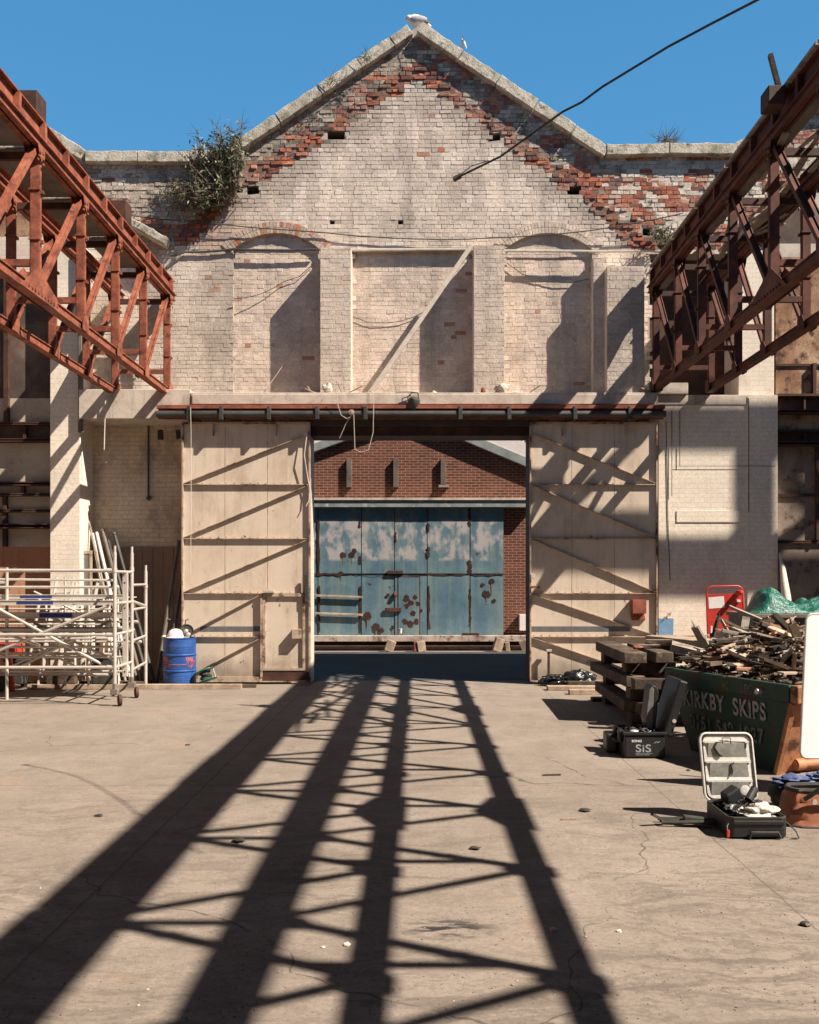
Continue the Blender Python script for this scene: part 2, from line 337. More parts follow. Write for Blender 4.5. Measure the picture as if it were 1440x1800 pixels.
# ================================================================== BRICK WALL WITH GABLE
YG, YR = .43, .50
def X_(px, Y): return (px-VX)/F*(D+Y)
def Z_(py, Y): return H+(VY-py)/F*(D+Y)
Ltop = lambda px: (135 if px < -60 else 135+(px+60)/210*137) if px < 150 else (275 if px < 392 else (277-(px-392)*.675 if px < 735 else (52+(px-735)*.675 if px < 1063 else (266 if px < 1290 else 266-(px-1290)*.6))))
ledgeZ = Z_(690, -.25)
outl = [(-330, 135), (-60, 135), (150, 272), (150, 275), (392, 277), (735, 46), (1063, 266), (1290, 266), (1420, 188), (1800, 188), (1800, 700), (-330, 700)]
def arch(x0, x1, ys, yc, yb=697, n=14):
    cx = (x0+x1)/2; w = (x1-x0)/2; h = ys-yc; r = (w*w+h*h)/(2*h); pts = []
    a0 = math.asin(w/r)
    for i in range(n+1):
        a = a0-2*a0*i/n; pts.append((cx+r*math.sin(a), yc+r-r*math.cos(a)))
    return [(x0, yb), (x1, yb)]+pts
def wp(poly, Y): return [(X_(a, Y), Z_(b, Y)) for a, b in poly]
recs = [arch(410, 563, 440, 410), [(617, 697), (833, 697), (833, 437), (617, 437)], arch(887, 1041, 440, 410)]
doorhole = [(1142, 697), (1298, 697), (1298, 445), (1142, 445)]
socks = [(576, 228, 30, 20), (434, 325, 22, 18), (860, 232, 20, 17), (996, 325, 24, 18), (580, 388, 8, 9), (700, 387, 8, 9), (415, 325, 12, 14), (1130, 400, 18, 14)]
def rect(x, y, w_, h_, j=2.5):
    return [(x+ru(-j,j)*.6, y+h_), (x+w_, y+h_+ru(-j,j)), (x+w_+ru(-j,j), y), (x+w_*.5, y+ru(-j,j)), (x, y+ru(-j,j)*.5)]
sockp = [rect(*s, j=(1 if s[2] < 10 else 3)) for s in socks]
wall = thing('gable_wall', 'tall weathered painted brick gable wall with blind arches, stone coping and a wide gateway', 'wall', (0, 0, 0))
def shrink(p, k):
    cx = sum(a for a, b in p)/len(p); cy = sum(b for a, b in p)/len(p); return [(cx+(a-cx)*k, cy+(b-cy)*k) for a, b in p]
obj('wall_face', flat2d('a', wp(outl, YG), [wp(p, YG) for p in recs+[doorhole]+sockp], YG, YR-.001), m_mortar, wall)
obj('wall_core', flat2d('b', wp(outl, YR), [wp(p, YR) for p in [doorhole]+[shrink(q, 1.02) for q in sockp]], YR+.001, YR+.40), m_mortar, wall)
obj('wall_back', flat2d('c', [(X_(a, .9), Z_(b+(30 if b < 600 else 0), .9)) for a, b in outl], [], YR+.402, YR+.46), m_rustdark, wall)
# --- colour classes in the plane of the wall (old eroded roof line)
bl = [(150, 395), (330, 425), (430, 335), (575, 243), (735, 133), (870, 238), (1010, 335), (1130, 440), (1300, 470)]
def bline(px):
    if px <= bl[0][0]: return bl[0][1]
    for (a, b), (c, d) in zip(bl, bl[1:]):
        if px <= c: return b+(d-b)*(px-a)/(c-a)
    return bl[-1][1]
N = lambda x, y, s=1.0, k=0.0: noise.noise(Vector((x*s, y*s, k)))
RED = [(.42,.135,.072), (.35,.105,.06), (.46,.18,.105), (.26,.085,.055)]
def jit(c, a=.08):
    k = 1+ru(-a, a); return (c[0]*k, c[1]*k*(1+ru(-a,a)*.3), c[2]*k*(1+ru(-a,a)*.4))
def mixc(a, b, t): t = max(0, min(1, t)); return tuple(a[i]*(1-t)+b[i]*t for i in range(3))
def colour(px, py):
    """returns brick colour, mortar colour, outset, roughness 0..1"""
    d = bline(px)-py + 10*N(px, py, .03, 5)
    pn = N(px, py, .012, 1)+.5*N(px, py, .04, 2)
    cream = jit(mixc((.73,.625,.54), (.62,.525,.45), .5+1.2*N(px, py, .02, 3)), .07)
    mort = (.68,.57,.485)
    grime = (.22,.19,.165)
    zone = 230 < py < 470 or py <= 230
    if py > 437:            # below the springing: painted
        c = cream
        if px < 410:
            k = (px-300)/110; c = mixc((.66,.58,.50), (.46,.39,.33), .35+N(px, py, .02, 8)+(.25 if px > 340 and py < 560 else 0))
            if rnd() < .05 and py < 520: c = jit((.42,.2,.13))
        elif rnd() < .002: c = jit((.42,.22,.15))
        return c, mixc(mort, grime, .25 if px < 410 else .05), ru(-.002, .004), .25
    flat_ = px > 1063 or px < 392
    if d < -4:
        c = cream; g_ = max(0, (1+d/60)) if d > -60 else 0
        c = mixc(c, grime, g_*.85*(.75+N(px, py, .05, 6))); m = mixc(mort, (.12,.10,.09), g_*.8); c = mixc(c, (.46,.385,.325), .45*max(0, N(px, py*.35, .03, 12))*2)
        if rnd() < .004: c = jit(RED[0])
        if px > 1040 and rnd() < .25: c = jit((.70,.62,.54))
        if px < 470 and py > 380: c = mixc(c, (.44,.27,.20), .4+.4*pn); m = mixc(m, (.2,.16,.13), .6)
        return c, m, ru(-.002, .005), .3+g_*.4
    if d < 28 and px > 250:
        c = jit(random.choice(RED), .25)
        if rnd() < .16: c = jit((.14,.085,.065), .3)
        return c, (.16,.075,.05), ru(-.03, .022), 1.0
    # above the line
    r = .5+1.5*N(px, py*1.6, .020, 7)+.5*N(px, py, .07, 2)+(rnd()-.5)*.42
    if px < 392:
        if 225 < px < 262: c = jit((.50,.42,.345))
        elif py > 395: c = jit(random.choice(RED), .25) if rnd() < .55 else jit((.30,.24,.20), .3)
        elif r < .18: c = jit(random.choice(RED), .2)
        elif r < .3: c = jit((.42,.27,.20), .2)
        else: c = jit((.56,.485,.41), .12)
        if px > 262: c = mixc(c, (.22,.20,.17), .4)
        m = mixc((.42,.36,.31), (.16,.13,.11), .5+1.5*N(px, py, .03, 15))
    elif px < 735:
        if r < .20 or (d < 42 and r < .38): c = jit(random.choice(RED), .2)
        elif r < .85: c = jit((.33,.275,.225), .16)
        else: c = jit((.42,.36,.30), .12)
        if rnd() < .18: c = jit((.17,.14,.12), .2)
        m = mixc((.14,.115,.095), (.34,.28,.23), .3+1.5*N(px, py, .03, 15))
    elif px < 1063:
        if r < .30: c = jit(random.choice(RED), .2)
        elif r < .5: c = jit((.24,.17,.14), .2)
        else: c = jit((.46,.39,.325), .2)
        m = mixc((.11,.095,.085), (.40,.34,.29), .35+1.6*N(px, py, .03, 15))
    else:
        if r < .45: c = jit(random.choice(RED), .2); 
        elif r < .6: c = jit((.48,.32,.24), .2)
        else: c = jit((.64,.56,.49), .12)
        m = (.62,.55,.48)
        if py < 296 and py > 280: c = jit((.5,.45,.40))
    return c, m, ru(-.010, .010), .7
CH, BL = .0805, .228
_col0 = colour
def colour(px, py):
    c, m, o, rg = _col0(px, py)
    k = max(0, noise.noise(Vector((px*.035, py*.007, 21)))+.45*noise.noise(Vector((px*.09, py*.02, 4))))*1.0+max(0, noise.noise(Vector((px*.011, py*.014, 33)))-.05)*.9
    k = min(.62, k); g = (.34, .285, .24); wv_ = max(0, noise.noise(Vector((px*.02, py*.02, 50)))-.15)*1.3
    return mixc(mixc(c, g, k), (.80, .73, .66), wv_*(0 if rg > .65 else 1)), mixc(m, g, k), o, rg
def brick(mb, x0, x1, z0, z1, Y, c, out, rg):
    j = .005*rg+.002
    y = Y-(.003+.009*rg)-max(out, -.008)*1.0 if out > -.02 else Y-.001
    e = .0035; v = []
    for (x, z) in ((x0, z0), (x1, z0), (x1, z1), (x0, z1)): v.append((x+ru(-j, j), Y, z+ru(-j, j)))
    for (x, z) in ((x0+e, z0+e), (x1-e, z0+e), (x1-e, z1-e), (x0+e, z1-e)): v.append((x+ru(-j, j), y+ru(-j, j)*1.4*rg, z+ru(-j, j)))
    mb.add(v, [(4,5,6,7),(0,1,5,4),(1,2,6,5),(2,3,7,6),(3,0,4,7)], c, 1 if rg > .65 else 0)
def field(mb, x0, x1, z0, z1, Y, inside=None, colf=colour, seed=0, miss=True):
    k = 0; z = z0
    while z < z1-.02:
        zt = min(z+CH, z1); step = BL if k % 2 == 0 else BL*.52
        x = x0-(BL*.26 if k % 2 else 0)-ru(0, .02)
        while x < x1:
            xe = x+step*ru(.93, 1.07); a, b = max(x, x0), min(xe, x1)
            if b-a > .03:
                cx, cz = (a+b)/2, (z+zt)/2; px, py = topx(cx, Y, cz)
                if inside is None or inside(px, py):
                    c, m, out, rg = colf(px, py)
                    mb.add([(a, Y-.0015, z), (b, Y-.0015, z), (b, Y-.0015, zt), (a, Y-.0015, zt)], [(0,1,2,3)], m)
                    if not (miss and rg > .95 and rnd() < .10):
                        gp = .0005+.0065*rg; brick(mb, a+gp, b-gp, z+gp*.8, zt-gp*.8, Y, c, out, rg)
            x = xe
        z += CH; k += 1
def in_arch(px, py):
    for x0, x1 in ((410, 563), (887, 1041)):
        if x0-1 < px < x1+1:
            t = (px-(x0+x1)/2)/((x1-x0)/2); yc = 410+30*t*t
            if py > yc-9: return True
    return 617 < px < 833 and py > 437
def in_sock(px, py):
    return any(x-3 < px < x+w_+3 and y-1 < py < y+h_+1 for x, y, w_, h_ in socks)
def inside_g(px, py):
    if py < Ltop(px)+9 or in_arch(px, py) or in_sock(px, py): return False
    if 1142 < px < 1298 and py > 445: return False
    return True
mb = MB(); field(mb, X_(-30, YG), X_(1480, YG), Z_(693, YG), Z_(60, YG), YG, inside_g)
# the ring of arch bricks over each blind arch
for x0, x1 in ((410, 563), (887, 1041)):
    cx = (x0+x1)/2; w_ = (x1-x0)/2+1; h_ = 30; r_ = (w_*w_+h_*h_)/(2*h_); a0 = math.asin(w_/r_)+.06; n_ = 34
    C = Vector((X_(cx, YG), 0, Z_(410+r_, YG))); rr = r_*(D+YG)/F
    for ring, (ra, rb) in enumerate(((0, .105), (.112, .215))):
        for i in range(n_):
            a = -a0+2*a0*i/n_; b = -a0+2*a0*(i+1)/n_-.004; q = []
            for (t, rad) in ((a, rr+ra), (b, rr+ra), (b, rr+rb), (a, rr+rb)): q.append(Vector((C.x+rad*math.sin(t), YG, C.z+rad*math.cos(t))))
            c = jit((.47,.37,.30) if x0 < 500 else (.62,.51,.43), .12)
            if x0 < 500 and rnd() < .2: c = jit(RED[2], .15)
            fr = [v+Vector((0, -.016-ru(0,.008), 0)) for v in q]
            mb.add(q+fr, [(4,5,6,7),(0,1,5,4),(1,2,6,5),(2,3,7,6),(3,0,4,7)], c)
obj('gable_brickwork', mb, [m_brick, m_worn], wall)
# recess panels
mb = MB()
for i, (x0, x1) in enumerate(((410, 563), (617, 833), (887, 1045))):
    def ins(px, py, i=i, x0=x0, x1=x1):
        if i == 1: return py > 434
        t = (px-(x0+x1)/2)/((x1-x0)/2); return py > 406+30*t*t
    def cf(px, py):
        c = jit(mixc((.66,.545,.46), (.55,.455,.385), .5+1.5*N(px, py, .025, 9)), .10)
        if rnd() < .012: c = jit((.40,.20,.14))
        return c, (.62,.515,.435), ru(-.003, .003), .22
    field(mb, X_(x0-6, YR), X_(x1+6, YR), Z_(693, YR), Z_(404, YR), YR, ins, cf)
obj('recess_brickwork', mb, [m_brick, m_worn], wall)
# pilasters standing proud of the recesses
def pil(x0, x1, ytop, Y, c0=(.54,.45,.385), sidemat=m_creamy, name='pilaster'):
    xa, xb = X_(x0, Y), X_(x1, Y); zb, zt = ledgeZ-.05, Z_(ytop, Y)
    o = obj(name, MB().box(xa+.002, xb-.002, Y+.004, YR-.002, zb, zt), sidemat, wall)
    m = MB()
    def cf(px, py): return jit(mixc(c0, (.60,.50,.42), .45+1.6*N(px, py, .02, 4)-(.3 if py > 560 and py < 640 else 0)), .08), (.60,.505,.43), ru(-.002,.003), .2
    field(m, xa, xb, zb, zt, Y, None, cf); obj('pilaster_brickwork', m, m_brick, o); return o
pil(563, 617, 435, 0.0); pil(833, 887, 432, 0.0)
pil(1043, 1068, 452, .22, (.50,.42,.36)); pil(1067, 1133, 468, -.02, (.42,.37,.33))
# coping stones
def slab(name, a, b, th=19, dep=.14, Y=YG):
    ax, az = X_(a[0], Y), Z_(a[1], Y); bx, bz = X_(b[0], Y), Z_(b[1], Y); h_ = th/F*(D+Y)
    n_ = 9; top = []; bot = []
    for i in range(n_+1):
        t = i/n_; x = ax+(bx-ax)*t; z = az+(bz-az)*t; dx, dz = (bx-ax), (bz-az); L = math.hypot(dx, dz); nx, nz = -dz/L, dx/L
        if nz < 0: nx, nz = -nx, -nz
        top.append((x+nx*h_*0.5+ru(-.004,.004), z+nz*h_*.5+ru(-.016, .012))); bot.append((x-nx*h_*.5, z-nz*h_*.5+ru(-.006,.006)))
    obj(name, MB().prism(top+bot[::-1], Y-dep-ru(0,.03), YR+.5, 'y'), m_cope, wall, bevel=.012)
def run(pts, y):
    for (a, b) in zip(pts, pts[1:]): slab('coping_stone', a, (b[0]-1.0*(1 if b[0] > a[0] else -1), b[1]))
def lerp(a, b, t): return (a[0]+(b[0]-a[0])*t, a[1]+(b[1]-a[1])*t)
def seq(a, b, ts): 
    ts = [0]+ts+[1]
    for t0, t1 in zip(ts, ts[1:]):
        p, q = lerp(a, b, t0), lerp(a, b, t1-.004); slab('coping_stone', (p[0], p[1]+ru(-1.2,1.2)), (q[0], q[1]+ru(-1.2,1.2)))
seq((-60, 143), (152, 279), [.33, .66]); seq((154, 281), (432, 281), [.33, .66])
seq((405, 271), (722, 58), [.27, .5, .72, .9]); seq((738, 56), (1066, 274), [.22, .42, .62, .82]); seq((1064, 268), (1292, 267), [.48])
seq((-330, 140), (-62, 142), [.5]); seq((1292, 266), (1420, 190), [.5]); seq((1420, 190), (1800, 190), [.3, .6])
# fallen leaning slab in the left valley
slab('broken_coping', (228, 395), (299, 434), 13, .35)
# concrete ledge over the gate
m = MB(); zt = Z_(690, -.25)
m.box(X_(335, -.25), X_(1157, -.25), -.25, YR-.003, Z_(713, -.25), zt); m.box(X_(1157.3, -.25), X_(1367, -.02), -.034, YR-.003, Z_(712, -.02), zt)
m.box(X_(138, -.25), X_(334.5, -.25), -.24, YR-.003, Z_(736, -.25), Z_(684, -.25))
m.box(X_(338, -.25), X_(1152, -.3), -.27, -.2501, Z_(711, -.25), Z_(693, -.25))
obj('concrete_ledge', m, m_conc, wall, bevel=.015)
# lower walls either side of the gateway
zl = Z_(713, -.25)-.003
m = MB(); m.box(X_(318, 0), X_(547, 0), 0, YR, 0, zl); m.box(X_(930, 0), X_(1157, 0), 0, YR, 0, zl); obj('gateway_pier', m, m_cream, wall)
obj('lower_wall', MB().box(X_(1157.5, 0), X_(1366, 0), -.02, YR, 0, Z_(712, -.02)-.002), m_white, wall)
m = MB().box(X_(1314, -.04), X_(1367, -.04), -.045, -.021, 0, Z_(697, -.04)); m.box(X_(1190, -.04), X_(1366, -.04), -.035, -.0205, Z_(918, 0), Z_(898, 0)); obj('raised_render_band', m, m_white, wall)
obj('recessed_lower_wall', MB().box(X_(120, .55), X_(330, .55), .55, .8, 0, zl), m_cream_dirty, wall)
# big piers carrying the crane girders
def pier(x0, x1, ytop, Y0, Y1, nm, sm=m_white_side):
    a, b = X_(x0, Y0), X_(x1, Y0); z = Z_(ytop, Y0)
    o = obj('brick_pier', MB().box(a, b, Y0, Y1, 0, z), m_white, wall, bevel=.01)
pier(88, 141, 425, -.12, .8, 'p'); 
obj('brick_pier', MB().box(X_(1298, .1), X_(1361, .1), .1, .9, ledgeZ+.002, Z_(440, .1)), m_white, wall, bevel=.01)
m_void = mat('interior_shade', (.008,.007,.007), (.02,.015,.013), scale=3, bump=.3)  # near-black colour paints the shade inside the opening
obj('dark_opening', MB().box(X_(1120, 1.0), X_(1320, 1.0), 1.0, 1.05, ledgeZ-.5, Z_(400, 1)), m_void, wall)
m = MB(); m.box(X_(1140, -.1), X_(1210, -.1), -.1, .3, ledgeZ+.003, Z_(672, -.1)); obj('concrete_pad', m, m_conc, wall, bevel=.01)
# side bays: panelled infill left and right of the piers
m_panel = mat('rusty_panel', (.20,.10,.06), (.42,.27,.17), (.58,.43,.31), scale=1.1, bump=.6, spot=((.11,.045,.03), .52, .66, 3.5), bscale=30, fine=.35)
m_panel2 = mat('dark_panel', (.055,.04,.035), (.10,.07,.055), (.20,.15,.12), scale=1.4, bump=.5, spot=((.16,.06,.04), .55, .7, 4))
m_panel3 = mat('pale_panel', (.34,.28,.22), (.46,.39,.31), (.55,.47,.38), scale=1.2, bump=.4, spot=((.12,.06,.045), .60, .72, 7))
m_panelr = mat('blotchy_rust_panel', (.15,.07,.04), (.34,.19,.11), (.52,.36,.24), scale=1.6, bump=.6, spot=((.08,.035,.025), .50, .62, 4.5), bscale=30, fine=.45)
m_panelg = mat('dirty_grey_panel', (.14,.10,.08), (.25,.19,.15), (.36,.29,.235), scale=1.4, bump=.5, spot=((.09,.045,.03), .54, .66, 5), fine=.4)
m_orange = mat('orange_boarding', (.42,.20,.11), (.50,.26,.155), scale=2, bump=.2, streak=((14,14,.3), (.30,.14,.08), .55, .7))
def bay(name, label, x0, x1, rows, rails, posts, Yb=.17):
    t = thing(name, label, 'wall', (X_((x0+x1)/2, Yb), Yb, 0))
    for (ya, yb, mt, nm) in rows: obj(nm, MB().box(X_(x0, Yb), X_(x1, Yb), Yb, Yb+.05, Z_(yb, Yb), Z_(ya, Yb)-.002), mt, t)
    for (y, th, pr) in rails:
        q = MB().box(X_(x0, Yb), X_(x1, Yb), Yb-pr, Yb-.001, Z_(y+th, Yb), Z_(y+th, Yb)+.02).box(X_(x0, Yb), X_(x1, Yb), Yb-pr*.5-.008, Yb-pr*.5+.008, Z_(y+th, Yb)+.021, Z_(y, Yb)-.021).box(X_(x0, Yb), X_(x1, Yb), Yb-pr, Yb-.001, Z_(y, Yb)-.02, Z_(y, Yb))
        obj('steel_rail', q, m_rustdark, t)
    for (x, ya, yb, wd) in posts: obj('steel_post', MB().box(X_(x, Yb), X_(x+wd, Yb), Yb-.09, Yb-.003, Z_(yb, Yb), Z_(ya, Yb)), m_rustdark, t)
    return t
bay('side_bay_wall', 'left bay of stacked rusty and cream panels with steel rails behind the scaffold', -330, 92,
    [(378, 416, m_panel, 'rusty_panel'), (416, 478, m_cream, 'brick_band'), (478, 700, m_panel2, 'dark_panel'), (700, 745, m_panel3, 'cream_panel'), (745, 776, m_panel2, 'dark_panel'), (776, 850, m_panel3, 'cream_panel'), (850, 961, m_panel3, 'cream_panel'), (961, 1201, m_orange, 'orange_boarding')],
    [(744, 5, .16), (773, 6, .2), (848, 7, .16), (868, 5, .16), (896, 5, .12), (922, 8, .3)], [(10, 478, 745, 8), (44, 750, 776, 5), (40, 852, 868, 6), (8, 870, 961, 7)])
bay('side_bay_wall', 'right bay of blotchy rusty orange panels and dark beams beside the whitewashed wall', 1364, 1800,
    [(330, 368, m_conc, 'concrete_band'), (368, 428, m_panel2, 'dark_panel'), (428, 452, m_conc, 'concrete_band'), (452, 694, m_panelr, 'rusty_panel'), (694, 722, m_rustdark, 'dark_gap'), (722, 756, m_panel, 'rusty_panel'), (756, 780, m_rustdark, 'dark_gap'), (780, 1201, m_panelg, 'grey_panel')],
    [(694, 4, .12), (722, 7, .16), (756, 4, .12), (778, 8, .2), (868, 5, .05), (950, 5, .05), (640, 4, .03)], [(1410, 700, 722, 3), (1410, 756, 778, 3), (1426, 640, 700, 6), (1432, 785, 950, 5)], Yb=.12)
m = MB(); 
for i in range(9): m.box(X_(160+i*18.2, .5), X_(160+(i+1)*18.2, .5)-.006, .50-.004*(i % 2), .545, 0, Z_(962, .5))
tag(obj('timber_hoarding', m, mat('brown_hoarding', (.20,.125,.085), (.27,.175,.125), scale=2, bump=.3), at=(X_(240, .5), .5, 0)), 'brown vertical board hoarding along the foot of the recessed wall left of the gate', 'hoarding')
# conduit and loose cables on the wall
def wire(name, pts, r, label, cat, mt, sag=0, group=None, smoothn=0):
    q = []
    for a, b in zip(pts, pts[1:]):
        a, b = Vector(a), Vector(b); n_ = max(2, int((b-a).length/.25))
        for i in range(n_): t = i/n_; p = a.lerp(b, t); p.z -= sag*4*t*(1-t); p.z += .006*N(p.x, p.z, 3); q.append(p)
    q.append(Vector(pts[-1])); return tag(obj(name, MB().tube(q, r, 6), mt, at=tuple(q[0]), smooth=True), label, cat, group)
m_wire = mat('dark_cable', (.05,.045,.04), (.09,.08,.07), scale=6, bump=.1)
m_wirel = mat('pale_cable', (.45,.40,.34), (.58,.52,.45), scale=6, bump=.1)
wire('wall_cable', [P(225, 378, .3), P(330, 388, .3), P(560, 408, .36), P(730, 420, .36), P(870, 418, .36), P(1040, 405, .3), P(1200, 375, .2)], .011, 'long thin dark cable sagging across the whole wall just above the arches', 'cable', m_wire, .02)
wire('wall_conduit', [P(300, 448, .3), P(325, 443, .38), P(410, 438, .38), P(560, 438, .39)], .022, 'bundle of cables along the springing of the left blind arch', 'cable', m_wire, .02)
wire('wall_conduit', [P(617, 440, .4), P(830, 438, .4)], .03, 'pale straight pipe along the top of the middle recess', 'pipe', m_wirel)
wire('wall_conduit', [P(887, 441, .3), P(1045, 442, .3), P(1140, 441, .3), P(1180, 444, .2)], .026, 'pale straight pipe across the right blind arch', 'pipe', m_wirel)
wire('loose_wire', [P(412, 525, .35), P(500, 495, .45), P(553, 462, .45)], .007, 'thin wire rising across the left blind arch to its far corner', 'wire', m_wire, .08)
wire('loose_wire', [P(543, 516, .42), P(522, 600, .4), P(468, 683, .35)], .007, 'thin wire hanging down through the shadow of the left blind arch', 'wire', m_wirel, .05)
wire('loose_wire', [P(619, 556, .46), P(680, 568, .46), P(757, 542, .46)], .006, 'slack thin wire drooping across the middle recess', 'wire', m_wire, .06)
wire('loose_wire', [P(888, 460, .45), P(950, 490, .45), P(1036, 490, .45)], .007, 'slack thin wire drooping inside the right blind arch', 'wire', m_wire, .08)
wire('loose_wire', [P(1171, 740, -.03), P(1174, 900, -.03), P(1178, 1020, -.03)], .006, 'thin upright wire on the whitewashed wall right of the gate', 'wire', m_wire)
wire('drain_pipe', [P(142, 430, -.19), P(142, 760, -.19)], .05, 'grey upright drainpipe on the corner of the left white pier', 'pipe', m_deck)
m = MB(); m.box(X_(1158, -.03), X_(1184, -.03), -.027, -.021, Z_(1140, -.03), Z_(1087, -.03))
obj('blue_paint_patch', m, mat('blue_wall_paint', (.13,.26,.42), (.20,.34,.50), scale=3, bump=.3), wall)
# ================================================================== GATE TRACK, LINTEL, GATE LEAVES
t = thing('gate_track', 'long black steel pipe rail with clamps that carries the sliding gate leaves', 'rail', (X_(720, -.35), -.35, Z_(730, -.35)))
m = MB(); m.box(X_(277, -.35), X_(1168, -.35), -.42, -.271, Z_(719, -.35), Z_(713, -.35)); m.box(X_(277, -.35), X_(1168, -.35), -.30, -.2705, Z_(736, -.35), Z_(719.5, -.35)); obj('support_angle', m, m_rustred, t)
for x0, x1 in ((276, 475), (475.7, 660), (660.7, 892), (892.7, 1170)):
    q = [(X_(x0, -.40), -.40, Z_(728, -.4)), (X_(x1, -.40), -.40, Z_(728, -.4))]; obj('rail_pipe', MB().tube(q, .062, 14), m_rail, t, smooth=True)
for x in (328, 385, 469, 554, 639, 806, 892, 1008, 1105): obj('rail_clamp', MB().box(X_(x, -.48), X_(x+7, -.48), -.482, -.30, Z_(737, -.48), Z_(717, -.48)).box(X_(x+1, -.48), X_(x+5, -.48), -.46, -.42, Z_(717, -.48), Z_(713, -.48)), m_rail, t, bevel=.006)
t = thing('lintel_beam', 'deep dark rusty steel lintel spanning the top of the gateway', 'beam', (X_(738, 0), 0, Z_(765, 0)))
obj('upper_plate', MB().box(X_(540, -.2), X_(935, -.2), -.2, .48, Z_(748, -.2), Z_(737, -.2)), m_rail, t)
obj('lower_flange', MB().box(X_(545, -.05), X_(932, -.05), -.05, .48, Z_(767, -.05), Z_(748, -.2)-.003).box(X_(545, -.05), X_(932, -.05), -.09, -.051, Z_(767, -.05), Z_(767, -.05)+.03), m_rustdark, t)
obj('jamb_channel', MB().box(X_(930, -.05), X_(934.5, -.05), -.06, .48, 0, Z_(767, -.05)-.003), m_rustdark, t)
YL = -.22
def gate(side):
    lft = side < 0; x0, x1 = (321, 546) if lft else (931, 1155)
    a, b = X_(x0, YL), X_(x1, YL); zt, zb = Z_(743, YL), Z_(1198, YL)
    t = thing('sliding_gate', ('left' if lft else 'right')+(' cream steel gate leaf with a small wicket door in its lower corner' if lft else ' cream steel gate leaf with a rusty box on it, half in shadow'), 'gate', ((a+b)/2, YL, 0), group='sliding gate leaves')
    obj('sheet_panel', MB().box(a+.02, b-.02, YL, YL+.02, zb+.02, zt-.02), m_sheet, t)
    for k_ in (1, 2): xk = a+(b-a)*k_/3; obj('sheet_seam', MB().box(xk-.004, xk+.004, YL-.003, YL-.0003, zb+.1, zt-.05), m_gateframe, t)
    rv = MB()
    for y_ in (852, 947, 1043, 1119):
        for j_ in range(16 if not (lft and y_ > 1050) else 9): xk = a+.08+j_*.145; rv.box(xk-.007, xk+.007, YL-.006, YL-.0004, Z_(y_, YL)+.022, Z_(y_, YL)+.036)
    obj('rivet_row', rv, m_gateframe, t)['kind'] = 'stuff'
    f = MB(); w_ = .045; pr = .06
    f.box(a, a+w_*.6, YL-pr, YL+.03, zb, zt); f.box(b-w_*.6, b, YL-pr, YL+.03, zb, zt); f.box(a, b, YL-pr+.002, YL+.032, zt-.03, zt+.004); f.box(a, b, YL-pr+.002, YL+.032, zb-.004, zb+.09 if lft else zb+.03)
    obj('frame', f, m_gateframe, t)
    ys = [852, 947, 1043, 1119]; ylist = [743]+ys+[1195]
    xin = X_(461, YL) if lft else None
    for i, y in enumerate(ys):
        xe = b-.03
        if lft and y > 1050: xe = xin
        z = Z_(y, YL); obj('cross_rib', MB().box(a+.03, xe, YL-.050, YL-.001, z-.008, z+.008), m_gateframe, t)
    for i in range(5):
        ya, yb = ylist[i]+(20 if i == 0 else 1), ylist[i+1]-2
        xr = b-.03 if not (lft and i > 2) else xin
        if lft: p, q = (a+.03, Z_(yb, YL)), (xr, Z_(ya, YL))
        else: p, q = (b-.03, Z_(yb, YL)), (a+.03, Z_(ya, YL))
        if i == 4: q = q if lft else (a+.03, Z_(ya, YL))
        obj('diagonal_brace', MB().bar((p[0], YL-.028, p[1]), (q[0], YL-.028, q[1]), .012, .054, (0, 1, .001)), m_gateframe, t)
    for x in ((344, 415, 520, 475) if lft else (955, 1003, 1062, 1130)):
        obj('hanger', MB().box(X_(x, YL)-.10, X_(x, YL)+.10, -.30, -.14, zt+.006, zt+.05).box(X_(x, YL)-.03, X_(x, YL)+.03, -.28, -.18, zt+.0505, zt+.075), m_rustdark, t)
    for x in ((376, 486) if lft else (988, 1098)): obj('hanger_fin', MB().box(X_(x, YL)-.008, X_(x, YL)+.008, YL-.075, YL-.002, zt-.24, zt-.032), m_gateframe, t)
    bt = obj('dark_stripe', MB().box(X_(352, YL) if lft else a+.03, b-.16 if lft else X_(1108, YL), YL-.0035, YL-.0005, Z_(1110, YL), Z_(1101, YL)), mat('dark_stripe_grey', (.10,.10,.105), (.16,.155,.155), scale=5, bump=.3), t)  # thin dark grey band across the leaf at one height
    if lft:
        dr = obj('wicket_door', MB().box(X_(466, YL), X_(535, YL), YL-.018, YL-.004, Z_(1175, YL), Z_(1047, YL)), m_sheet, t)
        f = MB(); 
        xa, xb, za, zc = X_(463, YL), X_(537, YL), Z_(1178, YL), Z_(1044, YL)
        for (p, q, r_, s_) in ((xa, xa+.045, za, zc), (xb-.045, xb, za, zc), (xa+.046, xb-.046, za, za+.045), (xa+.046, xb-.046, zc-.045, zc)): f.box(p, q, YL-.062, YL-.019, r_, s_)
        obj('door_frame', f, m_gateframe, dr)
        obj('lock_box', MB().box(X_(515, YL), X_(531, YL), YL-.15, YL-.02, Z_(1122, YL), Z_(1105, YL)), m_gateframe, dr, bevel=.006)
        obj('door_closer', MB().box(X_(465, YL), X_(484, YL), YL-.12, YL-.05, Z_(1042, YL), Z_(1037, YL)), m_alu, t, bevel=.008)
        obj('kick_plate', MB().box(X_(463, YL), X_(545, YL), YL-.065, YL-.061, Z_(1195, YL), Z_(1181, YL)), m_rustdark, t)
        obj('door_post', MB().box(X_(459, YL), X_(462.5, YL), YL-.075, YL-.002, zb+.09, Z_(1043, YL)), m_gateframe, t)
        obj('spot_lamp', MB().lathe((X_(539, YL), YL-.10, Z_(765, YL)), [(.0, -.02), (.03, -.02), (.035, .02), (.0, .025)], 12, axis=(0,-1,0)), m_alu, t, smooth=True)
